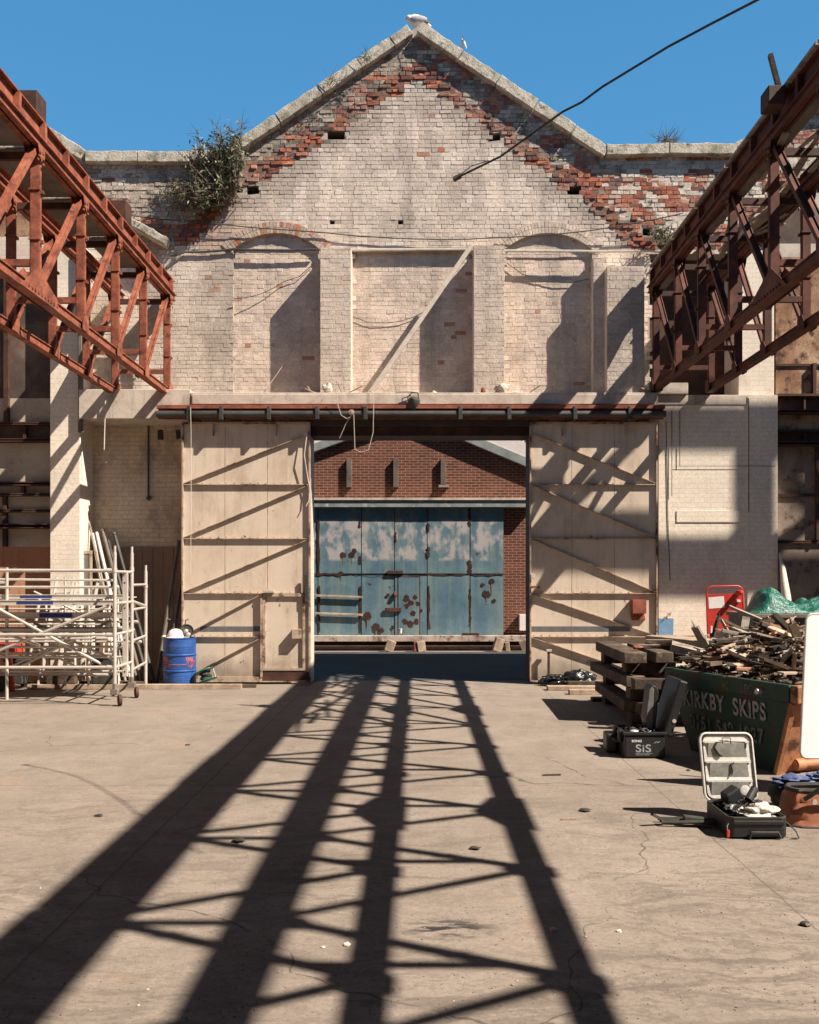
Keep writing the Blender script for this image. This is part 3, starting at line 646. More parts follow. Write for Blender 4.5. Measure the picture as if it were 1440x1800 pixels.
        q = [P(539, 768, YL-.09), P(535, 800, YL-.1), P(541, 840, YL-.08), P(545, 860, YL-.08), P(543, 880, YL-.08), P(538, 890, YL-.08)]; obj('lamp_lead', MB().tube(q, .009, 6), m_wirel, t, smooth=True)
        obj('latch', MB().box(X_(537, YL), X_(543, YL), YL-.10, YL-.064, Z_(1058, YL), Z_(1010, YL)), m_rail, t, bevel=.006)
    else:
        bx = obj('rusty_box', MB().box(X_(1108, YL), X_(1132, YL), YL-.20, YL-.002, Z_(1078, YL), Z_(1054, YL)).prism([(X_(1108, YL), Z_(1078, YL)), (X_(1132, YL), Z_(1078, YL)), (X_(1134, YL), Z_(1090, YL)), (X_(1110, YL), Z_(1090, YL))], YL-.05, YL-.003, 'y'), m_rustred, t, bevel=.006)
        obj('bolt_bar', MB().box(X_(933, YL), X_(948, YL), YL-.10, YL-.065, Z_(1034, YL), Z_(1030, YL)), m_rustred, t)
        obj('switch_box', MB().box(X_(932, YL), X_(939, YL), YL-.12, YL-.065, Z_(1017, YL), Z_(1009, YL)), m_alu, t, bevel=.005)
    return t
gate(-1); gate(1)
# ================================================================== CRANE GIRDERS
def girder(sg, Xi, Xo, depths, label, zb, zt):
    m_rustred = globals()['m_rustred'] if sg < 0 else m_rustshade
    t = thing('crane_girder', label, 'girder', (sg*(Xi+Xo)/2, -D/2, zb), group='lattice crane girders')
    Ys = [d-D for d in depths]; Y0, Y1 = Ys[0], Ys[-1]
    for k, X in enumerate((Xi, Xo)):
        x = sg*X; inn = -sg                                   # inn: direction to the yard centre
        c = MB()
        for o_ in (-.035, .035): c.box(x+o_-.012, x+o_+.012, Y1, Y0+.12, zb-.105, zb)
        c.box(x-.062, x+.062, Y1, Y0+.12, zb-.115, zb-.106)
        for s_ in (-1, 1): c.box(x+s_*.048, x+s_*.066, Y1, Y0+.12, zb-.012, zb+.003)
        obj('bottom_chord', c, m_rustred, t)
        c = MB(); hh = .26 if k == 0 else .16
        c.box(x-.012, x+.012, Y1, Y0+.3, zt, zt+hh)
        c.box(x-.07, x+.07, Y1, Y0+.3, zt+hh+.001, zt+hh+.017)
        lo, hi = sorted((x+inn*.013, x+inn*.10)); c.box(lo, hi, Y1, Y0+.3, zt+.001, zt+.018)
        c.box(x-.085, x-.013, Y1, Y0+.3, zt-.10, zt-.085); c.box(x+.013, x+.085, Y1, Y0+.3, zt-.10, zt-.085)
        for o_ in (-.05, .05): c.box(x+o_-.012, x+o_+.012, Y1, Y0+.3, zt-.084, zt-.001)
        obj('top_chord', c, m_rustred, t)
        if k == 0:
            yy = Y0+.1
            while yy > Y1:
                lo, hi = sorted((x+inn*.014, x+inn*.085)); obj('stiffener', MB().box(lo, hi, yy-.03, yy+.03, zt+.019, zt+hh-.001), m_rustred, t); yy -= .74
        for i, y in enumerate(Ys):
            v = MB()
            for o_ in (-.026, .026): v.box(x-.05, x+.05, y+o_-.009, y+o_+.009, zb-.10, zt-.09)
            for o_ in (-1, 1): v.box(x+o_*.055-.006, x+o_*.055+.006, y-.030, y+.030, zb, zt-.1)
            nb = 3
            for j in range(1, nb): 
                zz = zb+(zt-zb)*j/nb; v.box(x-.068, x+.068, y-.05, y+.05, zz-.010, zz+.010); v.box(x+inn*.06, x+inn*.10, y-.02, y+.02, zz-.05, zz-.013) if inn > 0 else v.box(x-.10, x-.06, y-.02, y+.02, zz-.05, zz-.013)
            obj('vertical_strut', v, m_rustred, t)
            if i < len(Ys)-1:
                yn = Ys[i+1]; d_ = MB(); p = Vector((x, y-.06, zt-.12)); q = Vector((x, yn+.10, zb+.06))
                if i >= 5: p = Vector((x, yn+.06, zt-.12)); q = Vector((x, y-.10, zb+.06))
                d_.bar(p+Vector((inn*.045, 0, 0)), q+Vector((inn*.035, 0, 0)), .055, .014, (1, 0, 0)); d_.bar(p+Vector((-inn*.035, 0, 0)), q+Vector((-inn*.035, 0, 0)), .055, .014, (1, 0, 0)); d_.bar(p, q, .02, .054, (1, 0, 0))
                obj('diagonal_strut', d_, m_rustred, t)
            big = i in (4, 8)
            gp = MB(); s = 1.9 if big else .42
            for o_ in (-.087, .087):
                gp.prism([(y+.12*s, zb-.12), (y+.16*s, zb+.02), (y+.06, zb+.16*s), (y-.10, zb+.26*s), (y-.22*s, zb+.20*s), (y-.40*s, zb-.02), (y-.40*s, zb-.12)] if not big else [(y+.45, zb-.13), (y+.45, zb+.01), (y+.1, zb+.14), (y-.14, zb+.22), (y-.42, zb+.02), (y-.62, zb-.13)], x+o_-.004, x+o_+.004, 'x')
            for j in range(10 if big else 0):
                gp.box(*(sorted((x+inn*.0905, x+inn*.105))), y-.42+j*.095-.014, y-.42+j*.095+.014, zb-.09, zb-.06)
            gq = MB()
            for o_ in (-.087, .087): gq.prism([(y+.06, zt-.10), (y+.06, zt-.20), (y-.04, zt-.28), (y-.12, zt-.17), (y-.15, zt-.10)], x+o_-.004, x+o_+.004, 'x')
            for j in range(3): gq.box(*(sorted((x+inn*.0905, x+inn*.105))), y-.02, y+.01, zt-.16-j*.07-.013, zt-.16-j*.07+.013); gq.box(*(sorted((x+inn*.0905, x+inn*.105))), y-.10-j*.04, y-.07-j*.04, zt-.18-j*.06-.013, zt-.18-j*.06+.013)
            gp.box(x-.088, x+.088, y+.0, y+.02, zb-.09, zb-.07); gq.box(x-.088, x+.088, y+.0, y+.02, zt-.15, zt-.13)
            obj('gusset_plate', gp, m_rustred, t); obj('gusset_plate', gq, m_rustred, t)
    for i, y in enumerate(Ys):
        xa, xb = sorted((sg*Xi, sg*Xo))
        obj('cross_beam', MB().box(xa+.06, xb-.06, y-.03, y+.03, zb+.28, zb+.36), m_rustred, t)
        obj('cross_beam', MB().box(xa+.06, xb-.06, y-.03, y+.03, zt-.24, zt-.15), m_rustdark, t)
    return t, Ys
gl, YsL = girder(-1, 4.64, 5.60, [17.25, 15.75, 14.3, 12.84, 11.32]+[11.32-1.5*k for k in range(1, 11)], 'sunlit rust red lattice crane girder on the left side of the yard', 5.43, 7.24)
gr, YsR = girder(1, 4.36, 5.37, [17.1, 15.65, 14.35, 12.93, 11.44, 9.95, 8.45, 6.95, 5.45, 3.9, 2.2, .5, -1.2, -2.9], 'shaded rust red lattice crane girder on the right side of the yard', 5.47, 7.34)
# deck plates
for i in range(len(YsL)-1):
    y, yn = YsL[i], YsL[i+1]
    if i == 0: continue
    wdt = .62 if i > 1 else .45
    obj('deck_plate', MB().box(-4.67-wdt, -4.69, yn+.02, y-.05+(.0), 7.15, 7.165), m_deck, gl)
for i in range(len(YsR)-1):
    y, yn = YsR[i], YsR[i+1]
    obj('deck_board', MB().box(4.25+ru(-.01,.01), 4.44, yn+.01, y-.01, 7.622, 7.66), m_board_grey, gr)
    if i != 1: obj('deck_plate', MB().box(4.38, 4.50, yn+.02, y-.04, 7.19, 7.205), m_deck, gr)
# loose battens left on the right hand deck
for i in range(26):
    k = ru(0, 6); y = -1-k; x = ru(4.5, 5.2); a = ru(-.5, .5)
    obj('loose_batten', MB().bar((x, y, 7.15+ru(.02,.2)), (x+ru(-.3,.35), y-ru(.8, 1.8), 7.13+ru(0,.15)), ru(.03,.09), .02), m_board_grey, gr)
# bearing boxes on the chords
def padbox(parent, c, s, name='bearing_box'):
    obj(name, MB().obox(c, s), m_rustdark, parent, bevel=.01)
padbox(gl, (-4.97, -5.46, 7.76), (.42, .30, .54)); padbox(gl, (-4.97, -1.8, 7.83), (.36, .30, .62)); padbox(gr, (4.15, -6.35, 7.52), (.20, .26, .22))
b = MB().bar((4.20, -6.42, 7.60), (4.10, -6.40, 8.02), .07, .05); b.bar((4.27, -6.5, 7.6), (4.31, -6.55, 7.72), .04, .02); b.bar((4.30, -6.6, 7.6), (4.36, -6.6, 7.74), .04, .02)
tag(obj('splintered_post', b, m_sleeper, at=(4.2, -6.42, 7.60)), 'charred splintered timber post standing on top of the right hand girder', 'timber')
# unseen jib frame shaped to throw broad soft shadows on the right hand wall
t = thing('shadow_jib_frame', 'tall unseen steel jib frame shaped to throw shadows on the right wall', 'crane', (22, -3.6, 0))
obj('mast', MB().box(21.6, 22.4, -4.0, -3.2, 0, 14.5), m_rustdark, t)
q = MB(); q.box(9.0, 21.6, -3.7, -3.5, 10.30, 11.00); obj('lower_jib', q, m_rustdark, t)
q = MB(); q.box(11.3, 21.6, -3.7, -3.5, 13.02, 13.42); obj('upper_jib', q, m_rustdark, t)
obj('hanger_post', MB().box(13.25, 13.60, -3.7, -3.5, 11.0, 13.02), m_rustdark, t)
for a, b in (((13.7, 11), (16.5, 13.1)), ((16.5, 11), (13.7, 13.1)), ((9.2, 10.9), (11.5, 13.2)), ((16.6, 11), (19.4, 13.1))): obj('jib_brace', MB().bar((a[0], -3.6, a[1]), (b[0], -3.6, b[1]), .22, .12, (0,1,0)), m_rustdark, t)
# unseen block added beyond the gate, to the right, to shade the road
t = thing('road_shade_block', 'plain unseen brick block added beyond the wall to shade the road', 'building', (9.5, 2, 0))
obj('wall', MB().box(3.4, 16, 1.0, 3.2, 0, 7.9), m_cream, t); obj('roof', MB().box(3.3, 16.1, .95, 3.3, 7.901, 8.05), m_deck, t)

# unseen shed added behind the photographer to cut the sky light
t = thing('rear_sky_blocker', 'tall dark unseen shed added behind the photographer to block sky light', 'building', (0, -26, 0))
obj('wall', MB().box(-14, 14, -27, -26, 0, 11.5), m_panel2, t); obj('gable', MB().prism([(-14, 11.501), (14, 11.501), (0, 15)], -27, -26, 'y'), m_panel2, t)

for sx_, nm in ((-1, 'left'), (1, 'right')):  # unseen sheds added on both sides to cut the sky fill
    xa = sx_*(12.5 if sx_ < 0 else 16.2); t = thing('side_sky_blocker', 'long dark unseen shed added on the %s side of the yard to block sky light' % nm, 'building', (xa, -12, 0))
    obj('wall', MB().box(min(xa, xa+sx_*.5), max(xa, xa+sx_*.5), -26, .3, 0, 10.4), m_panel2, t); obj('roof_edge', MB().box(min(xa-sx_*.1, xa+sx_*.6), max(xa-sx_*.1, xa+sx_*.6), -26, .3, 10.401, 10.6), m_deck, t)

m_socket = mat('socket_black', (.02,.017,.015), (.06,.05,.04), scale=6, bump=.5)  # for flat near-black patches that stand for open sockets
for x, y, w_, h_ in ((277, 756, 11, 17), (309, 756, 9, 17)): obj('wall_socket', MB().prism([(X_(a, .548), Z_(b, .548)) for a, b in rect(x, y, w_, h_)], .5475, .549, 'y'), m_socket, wall)
for (xa, ya, yb_) in ((1180, 722, 872), (1194, 722, 820), (1315, 700, 900)): obj('wall_seam', MB().box(X_(xa, -.03), X_(xa+1.2, -.03), -.052, -.046, Z_(yb_, -.03), Z_(ya, -.03)), m_deck, wall)
obj('bolt_row', MB().box(X_(1188, -.03), X_(1362, -.03), -.049, -.0455, Z_(820, -.03), Z_(819, -.03)), m_deck, wall)
# ================================================================== BEYOND THE GATE
YB = 8.6
m_redbrick = brickmat('red_brick', (.17,.055,.036), (.10,.032,.024), (.30,.20,.14), bw=.228, bh=.0745, mo=.0085, var=.25, bump=.6)
m_flash = mat('grey_lead_flashing', (.16,.18,.18), (.28,.30,.29), scale=3, bump=.4, spot=((.55,.50,.46), .60, .7, 4))
def blue_mat():
    n = NT('flaking_blue_paint'); c = n.ramp(n.noise(1.3, 8, .68, dist=.3), [(.28, (.050,.10,.145)), (.48, (.080,.150,.20)), (.66, (.125,.205,.23)), (.8, (.19,.225,.20))])
    st = n.noise(1.0, 7, .65, vec=n.map((5, 5, .35))); c = n.mix(n.ramp(st, [(.46, 0.0), (.70, .55)]), c, (.22,.25,.20))
    st = n.noise(1.0, 7, .65, vec=n.map((7, 7, .6), loc=(9,1,3))); c = n.mix(n.ramp(st, [(.56, 0.0), (.74, .6)]), c, (.05,.10,.15))
    st = n.noise(1.0, 6, .65, vec=n.map((9, 9, .5), loc=(2,5,7))); c = n.mix(n.ramp(st, [(.62, 0.0), (.76, .6)]), c, (.24,.13,.07))
    x, y, z = n.sep(); lo, hi = Z_(985, YB), Z_(915, YB)
    band = n.math('MULTIPLY', n.ramp(n.math('MULTIPLY', z, .25), [(lo*.25-.01, 0.0), (lo*.25+.01, 1.0)]), n.ramp(n.math('MULTIPLY', z, .25), [(hi*.25-.012, 1.0), (hi*.25+.012, 0.0)]))
    pt = n.math('ADD', n.math('MULTIPLY', n.noise(1.0, 2, .5, vec=n.map((3.0, 3, 2.2), loc=(1.2,3,5))), .62), n.math('MULTIPLY', n.noise(1.0, 8, .75, vec=n.map((14, 14, 5), loc=(7,3,5))), .38))
    c = n.mix(n.math('MULTIPLY', n.math('MULTIPLY', band, n.ramp(pt, [(.455, 0.0), (.56, 1.0)])), .72), c, (.46,.40,.385))
    sp = n.noise(2.6, 8, .7, vec=n.map((1,1,1), loc=(4,9,2))); c = n.mix(n.ramp(sp, [(.645, 0.0), (.68, 1.0)]), c, (.055,.028,.022))
    fn = n.noise(40, 5, .7); c = n.mix(1.0, c, n.ramp(fn, [(.25, .82), (.75, 1.12)]), 'MULTIPLY')
    return n.done(c, .75, 0, n.bump(fn, .4, .005), .3)
m_blue = blue_mat()
W = thing('brick_warehouse', 'red brick warehouse beyond the gateway with a big flaking blue sliding door', 'building', (X_(735, YB), YB, 0))
x0, x1 = X_(470, YB), X_(1010, YB); pk = (X_(705, YB), Z_(712, YB))
L_ = (X_(470, YB), Z_(822, YB)); R_ = (X_(945, YB), Z_(826, YB))
obj('wall', MB().prism([(x0, 0), (X_(925, YB), 0), (X_(925, YB), Z_(817, YB)), pk, (x0, L_[1])], YB+.02, YB+.4, 'y'), m_redbrick, W)
def barge(a, b, th, y0, y1, mt, nm, off=0):
    a = Vector((a[0], 0, a[1]+off)); b = Vector((b[0], 0, b[1]+off)); obj(nm, MB().prism([(a.x, a.z), (b.x, b.z), (b.x, b.z+th), (a.x, a.z+th)], y0, y1, 'y'), mt, W)
mw = mat('pale_roof_fascia', (.60,.54,.53), (.68,.62,.61), scale=2, bump=.1)
lf = lambda px: Z_(798-(px-545)*.36, YB); rf = lambda px: Z_(765+(px-790)*.415, YB)
barge((X_(500, YB), lf(500)), (X_(700, YB), lf(700)), .22, YB-.16, YB+.018, m_flash, 'barge_board'); barge((X_(500, YB), lf(500)+.225), (X_(700, YB), lf(700)+.225), .42, YB-.12, YB+.6, mw, 'roof_edge')
barge((X_(722, YB), rf(722)), (X_(960, YB), rf(960)), .24, YB-.16, YB+.018, m_flash, 'barge_board'); barge((X_(722, YB), rf(722)+.245), (X_(960, YB), rf(960)+.245), .40, YB-.12, YB+.6, mw, 'roof_edge')
obj('door_head_flashing', MB().box(X_(540, YB), X_(940, YB), YB-.34, YB+.018, Z_(879, YB-.3), Z_(875, YB-.3)), m_conc, W); obj('door_head', MB().box(X_(540, YB), X_(938, YB), YB-.30, YB+.018, Z_(891, YB-.3), Z_(879, YB-.3)-.003), m_flash, W)
m_postwood = mat('dark_post_timber', (.085,.068,.055), (.16,.13,.11), scale=4, bump=.6)
for px in (614, 696, 779):
    obj('wall_timber', MB().box(X_(px-4.5, YB), X_(px+4.5, YB), YB-.10, YB+.018, Z_(857 if px < 779 else 852, YB), Z_(807, YB)), m_postwood, W, bevel=.008)
obj('timber_foot', MB().box(X_(771, YB), X_(789, YB), YB-.16, YB+.018, Z_(857, YB), Z_(853, YB)), m_board_grey, W)
obj('meter_box', MB().box(X_(912, YB), X_(930, YB), YB-.2, YB+.018, Z_(1108, YB), Z_(1080, YB)), mw, W, bevel=.01)
dr = thing('blue_sliding_door', 'flaking blue steel sliding door of the warehouse, patched and rust-holed', 'door', (X_(715, YB), YB-.1, 0))
xs = [500, 560, 636, 694, 751, 826, 885]
for a, b in zip(xs, xs[1:]):
    zl_ = Z_(1112, YB) if b < 800 else Z_(1105, YB)
    obj('upper_sheet', MB().box(X_(a, YB)+.012, X_(b, YB)-.012, YB-.13+ru(-.01,.01), YB-.09, Z_(1009, YB)+.015, Z_(893, YB)), m_blue, dr)
    obj('lower_sheet', MB().box(X_(a, YB)+.012, X_(b, YB)-.012, YB-.13+ru(-.01,.01), YB-.09, 0.02, Z_(1011, YB)-.01), m_blue, dr)
m_hole = mat('rusted_hole_edge', (.022,.011,.011), (.060,.026,.020), scale=9, bump=.8)
m_run = mat('rust_run_stain', (.13,.085,.05), (.22,.15,.09), scale=12, bump=.2)
obj('back_sheet', MB().box(X_(500, YB)+.01, X_(885, YB)-.02, YB-.089, YB-.06, 0.02, Z_(893, YB)-.01), m_rustdark, dr)
holes = [(604, 976, 7), (619, 975, 6), (624, 968, 5), (600, 1008, 5), (647, 1082, 8), (662, 1102, 8), (671, 1108, 6), (691, 1102, 4), (714, 1052, 7), (722, 1060, 6), (730, 1050, 5), (726, 1078, 6), (712, 1092, 6), (722, 1096, 7), (732, 1092, 6), (740, 1073, 4), (855, 1044, 8), (864, 1022, 6), (848, 1028, 4), (868, 1056, 4), (682, 1046, 4), (715, 1065, 5), (735, 1061, 5)]
for (a, b, r_) in holes:
    rr = r_*.82/F*(D+YB); pts = []; sd_ = ru(0, 99)
    for k in range(26): t_ = 2*math.pi*k/26; q = rr*(1+.45*noise.noise(Vector((math.cos(t_)*1.6, math.sin(t_)*1.6, sd_)))+ru(-.06,.06)); pts.append((X_(a, YB)+q*math.cos(t_), Z_(b, YB)+q*math.sin(t_)))
    obj('rust_hole', MB().prism(pts, YB-.146, YB-.1445+ru(-.001,.0005), 'y'), m_hole, dr)
for (a, b, r_) in holes[:14]+holes[16:18]:
    L_r = ru(10, 30); w_r = r_*ru(.15,.4); obj('rust_run', MB().prism([(X_(a-w_r, YB), Z_(b, YB)), (X_(a+w_r, YB), Z_(b, YB)), (X_(a+w_r*.5, YB), Z_(b+L_r*.6, YB)), (X_(a+ru(-.5,.5), YB), Z_(b+L_r, YB))], YB-.1436, YB-.1430, 'y'), m_run, dr)
def rstreak(px, y0_, y1_, w_=2.2):
    pts = []; n_ = 14
    for i in range(n_+1): y = y0_+(y1_-y0_)*i/n_; pts.append((X_(px-w_*ru(.3, 1.3), YB), Z_(y, YB)))
    for i in range(n_, -1, -1): y = y0_+(y1_-y0_)*i/n_; pts.append((X_(px+w_*ru(.3, 1.3), YB), Z_(y, YB)))
    obj('rusted_seam', MB().prism(pts, YB-.1485, YB-.1465, 'y'), m_hole, dr)
for a in ((561, 915, 1010, 2.2), (562, 1030, 1110, 2), (633, 915, 928), (634, 978, 992, 3), (634, 1030, 1111, 2.4), (753, 920, 935), (753, 962, 980, 3), (754, 1030, 1105, 2.2), (825, 893, 925, 3), (825, 985, 1010, 3.6), (826, 1035, 1100, 2.2), (696, 935, 955, 1.6)): rstreak(*a)
q = []
for x in range(540, 886, 8): q.append((X_(x, YB), Z_(1010+ru(-1.5,1.5), YB), ru(.6, 2.6) if not 600 < x < 750 else .5))
m = MB(); tp = [(x, z+w_*.0145) for x, z, w_ in q]; bt_ = [(x, z-w_*.0145) for x, z, w_ in q]; m.prism(tp+bt_[::-1], YB-.1475, YB-.1455, 'y'); obj('rusted_seam', m, m_hole, dr)
obj('wicket_door', MB().box(X_(701, YB), X_(737, YB), YB-.1435, YB-.1416, .3, Z_(1015, YB)), m_blue, dr)
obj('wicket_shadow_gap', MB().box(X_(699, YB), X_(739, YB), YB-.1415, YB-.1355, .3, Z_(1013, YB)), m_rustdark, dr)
for a in ((681, 1003, 709, 1009), (677, 1068, 706, 1075)): obj('hinge_plate', MB().box(X_(a[0], YB), X_(a[2], YB), YB-.19, YB-.1485, Z_(a[3], YB), Z_(a[1], YB)), m_rustdark, dr, bevel=.01)
for y in (1048, 1079): obj('cross_bar', MB().bar(P(553, y-1, YB-.2), P(638, y+2, YB-.2), .06, .06), m_timber, dr, bevel=.01)
obj('padlock', MB().blob(P(694, 1046, YB-.17), (.07,.05,.1), 4, .2), m_rustdark, dr)
# kerb ledge and the long beam on chocks
obj('loading_kerb', MB().box(X_(480, YB), X_(1000, YB), YB-.75, YB-.17, 0, .34), m_conc, W)
t = thing('steel_joist', 'long paint-flaked steel joist lying on timber chocks in front of the blue door', 'beam', (X_(740, 7.6), 7.7, .1))
mj = mat('flaking_white_steel', (.14,.07,.05), (.44,.36,.31), (.52,.44,.38), scale=3.5, bump=.7, spot=((.16,.07,.045), .56, .64, 6))
zt = Z_(1117, 7.7)
xj0, xj1 = X_(500, 7.7), X_(985, 7.7)
obj('upper_flange', MB().box(xj0, xj1, 7.6, 7.84, zt-.16, zt), mj, t, bevel=.01); obj('web', MB().box(xj0, xj1, 7.74, 7.76, .151, zt-.1605), m_rustdark, t); obj('lower_flange', MB().box(xj0, xj1, 7.62, 7.88, .10, .150), m_rustdark, t, bevel=.01)
labs = ['leaning timber chock under the joist, left of the white cup', 'short upright brick-like chock near the middle of the joist', 'squat timber chock beside the upright one at the middle of the joist', 'tall leaning timber chock under the right part of the joist', 'small round-topped post just right of the tall leaning chock', 'split timber chock at the far right end of the joist']
for i, (px, w_, h_, an, mt) in enumerate(((686, .24, .30, .35, m_timber), (730, .09, .27, 0, m_rustred), (740, .22, .28, -.15, m_timber), (876, .24, .36, .3, m_timber), (892, .12, .26, -.1, m_timber), (922, .2, .3, -.4, m_timber))):
    tag(obj('timber_chock', MB().obox((0, 0, h_/2), (w_, .16, h_), (0, an, ru(-.3,.3))), mt, bevel=.015, at=None, local=True), labs[i], 'chock', 'chocks under the long joist').location = (X_(px, 7.35), 7.35, -.0)
c = MB().lathe(P(704, 1112, 7.7)+Vector((0,0,-.02)), [(.035, 0), (.05, .13), (.045, .13), (.03, .01)], 14); tag(obj('paper_cup', c, mw, at=tuple(P(704, 1112, 7.7)), smooth=True), 'white paper cup standing on the joist before the blue door', 'cup')
tag(obj('rail_offcut', MB().box(X_(812, 7.8), X_(842, 7.8), 7.62, 7.76, zt+.001, zt+.07), m_rustdark, at=(X_(827, 7.8), 7.7, zt), bevel=.01), 'short dark steel offcut lying on the joist', 'offcut')
# rear buildings seen over the roof
tag(obj('old_brick_building', MB().box(X_(880, 12), X_(1010, 12), 12, 13, 0, Z_(735, 12)), m_redbrick, at=(X_(940, 12), 12, 0)), 'old stone and brick building behind the right slope of the warehouse roof', 'building')
obj('downpipe', MB().box(X_(918, 9.5), X_(921, 9.5), 9.4, 9.5, 0, Z_(740, 9.5)), mw, W); obj('timber_gable_prop', MB().bar(P(907, 800, 9.4), P(913, 750, 9.4), .1, .1), m_rustred, W)
# ================================================================== HANGING THINGS ON THE WALL
b_ = P(652, 690, -.18); t_ = P(830, 430, -.02)
o = obj('timber_prop', MB().bar(b_, t_, .085, .05, (0,1,0)), mat('bleached_timber', (.46,.39,.32), (.60,.52,.44), scale=6, bump=.6), bevel=.01, at=tuple(b_)); tag(o, 'long pale timber leaning across the middle recess from ledge to pilaster top', 'timber')
t = thing('floodlight', 'broken black floodlight lying on the ledge above the gate', 'lamp', tuple(P(727, 712, -.3)))
c = P(727, 709, -.36); obj('lamp_body', MB().lathe(c, [(.0, -.09), (.10, -.09), (.12, .02), (.09, .1), (.0, .11)], 12, axis=(.3,-.4,.8)), m_rail, t, smooth=True)
q = [c+Vector((-.10,0,-.02)), c+Vector((-.10,0,.12)), c+Vector((-.03,.02,.2)), c+Vector((.08,0,.19)), c+Vector((.1,0,.02))]; obj('bracket', MB().tube(q, .012, 6), m_rail, t)
obj('lead', MB().tube([c+Vector((-.05,.05,.15)), c+Vector((-.2,.05,.1)), c+Vector((-.23,.05,-.08))], .01, 6), m_rail, t)
t = thing('ledge_lamp', 'small round cream lamp hanging off the black pipe rail', 'lamp', tuple(P(618, 724, -.5)))
c = P(618, 725, -.50); obj('shade', MB().lathe(c, [(.0,-.02),(.05,-.02),(.052,.02),(.0,.03)], 16, axis=(0,-1,0)), m_gateframe, t, smooth=True)
obj('chain', MB().tube([c+Vector((0,0,-.05)), P(608, 745, -.45), P(597, 770, -.4)], .008, 6), m_wirel, t)
cbl = [('hanging_rope', [(592, 690), (594, 712), (600, 730), (610, 736), (616, 733)], 'pale cord dropping from the ledge and looping to the round lamp'), ('hanging_rope', [(622, 728), (624, 790), (634, 795), (648, 791), (656, 760), (657, 712), (656, 690)], 'long pale cord hanging in a loop into the gateway'), ('hanging_rope', [(335, 716), (336, 760), (336, 900), (335, 1010)], 'thin cord hanging down the left edge of the left gate leaf'), ('hanging_rope', [(186, 690), (184, 760), (183, 800), (187, 813)], 'frayed rope hanging over the recessed wall left of the gate')]
for nm, pts, lb in cbl:
    q = [P(a, b, -.52 if a > 500 else (-.5 if a > 300 else -.32)) for a, b in pts]; tag(obj(nm, MB().tube(q, .0055 if pts[0][0] > 300 else .010, 6), m_wirel, at=tuple(q[0]), smooth=True), lb, 'rope')
tag(obj('wall_conduit', MB().tube([P(261, 738, .52), P(261, 875, .52)], .018, 6).blob(P(262, 876, .5), (.05,.03,.05), 2), m_wire, at=tuple(P(261, 875, .52))), 'thin vertical conduit ending in a small box on the recessed wall', 'conduit')
for i, (px, y, s_, lb, mt) in enumerate(((576, 688, (.16,.12,.2), 'lump of old mortar on the ledge at the foot of the left middle pilaster', m_conc), (883, 684, (.24,.14,.22), 'square stone block on the ledge at the foot of the right middle pilaster', m_conc), (850, 687, (.08,.07,.13), 'red brick fragment on the ledge left of the square block', m_rustred), (907, 688, (.11,.07,.07), 'pale stone flake on the ledge right of the square block', m_white), (763, 689, (.10,.06,.06), 'small white rubble lump on the ledge under the middle recess', m_white), (712, 689, (.30,.08,.05), 'flat dark slate lying on the ledge behind the floodlight', m_rail))):
    p = P(px, y, -.17); p.z = ledgeZ+.0; m_ = MB().blob(p+Vector((0, .06, s_[2]*.45)), (s_[0]*.55, s_[1]*.6, s_[2]*.5), i+1, .35, 2, 1.2); tag(obj('ledge_rubble', m_, mt, at=tuple(p)), lb, 'rubble')
for i in range(7):
    px = (548, 556, 602, 612, 1148, 1160, 930)[i]; p = P(px, 688, -.15); p.z = ledgeZ+.01
    tag(obj('ledge_stick', MB().bar(p, p+Vector((ru(-.3,.3), -.05, ru(.02,.16))), .02, .02), m_timber, at=tuple(p)), 'thin broken stick lying on the ledge above the gate', 'stick', 'sticks lying on the ledge')
# overhead cable across the sky
q = [P(a, b, c_) for a, b, c_ in ((800,314,-9.8), (880,275,-10), (990,196,-10.3), (1022,180,-10.4), (1060,152,-10.5), (1175,82,-10.9), (1250,42,-11.2), (1335,-2,-11.5), (1500,-90,-12.1), (1900,-300,-13))]
t = thing('overhead_cable', 'thick dark cable hanging out of the sky down to a cut end before the gable', 'cable', tuple(q[0]))
obj('cable', MB().tube(q, .0085, 8), m_wire, t, smooth=True); obj('cut_end', MB().tube([q[0]+Vector((.045,0,.022)), q[0]+Vector((-.012,0,-.006))], .021, 10), m_rail, t); obj('split_strand', MB().tube([q[0], q[0]+Vector((.13,0,.10)), q[0]+Vector((.27,0,.145))], .004, 5), m_rail, t)
# gulls
m_gull = mat('gull_feathers', (.70,.66,.62), (.80,.76,.73), scale=6, bump=.2); m_grey = mat('grey_wing', (.34,.33,.33), (.46,.44,.43), scale=6, bump=.2)
c = Vector((X_(733, .6), .62, Z_(40, .6)))
t = thing('sitting_gull', 'white gull sitting on the very peak of the gable', 'gull', (c.x, c.y, c.z-.14))
b_ = MB(); prof = [((-.17,0,.03), .03), ((-.14,0,.07), .07), ((-.06,0,.05), .115), ((.04,0,.02), .12), ((.13,0,-.01), .085), ((.2,0,-.04), .05), ((.27,0,-.06), .018)]
b_.tube([c+Vector(p) for p, r in prof], [r for p, r in prof], 12); obj('body', b_, m_gull, t, smooth=True)
obj('head', MB().blob(c+Vector((-.15,-.05,.07)), (.06,.055,.055), 1, .05, 2), m_gull, t, smooth=True); obj('beak', MB().tube([c+Vector((-.19,-.07,.05)), c+Vector((-.25,-.08,.03))], [.016,.004], 6), m_orange, t)
obj('wing', MB().blob(c+Vector((.03,-.08,.03)), (.17,.045,.075), 3, .05, 2), m_grey, t, smooth=True); obj('wing_tip', MB().tube([c+Vector((.15,-.08,0)), c+Vector((.29,-.05,-.04))], [.03,.006], 6), m_rail, t)
c = P(814, 75, 9); t = thing('flying_gull', 'tiny white gull flying in the blue sky right of the peak', 'gull', tuple(c))
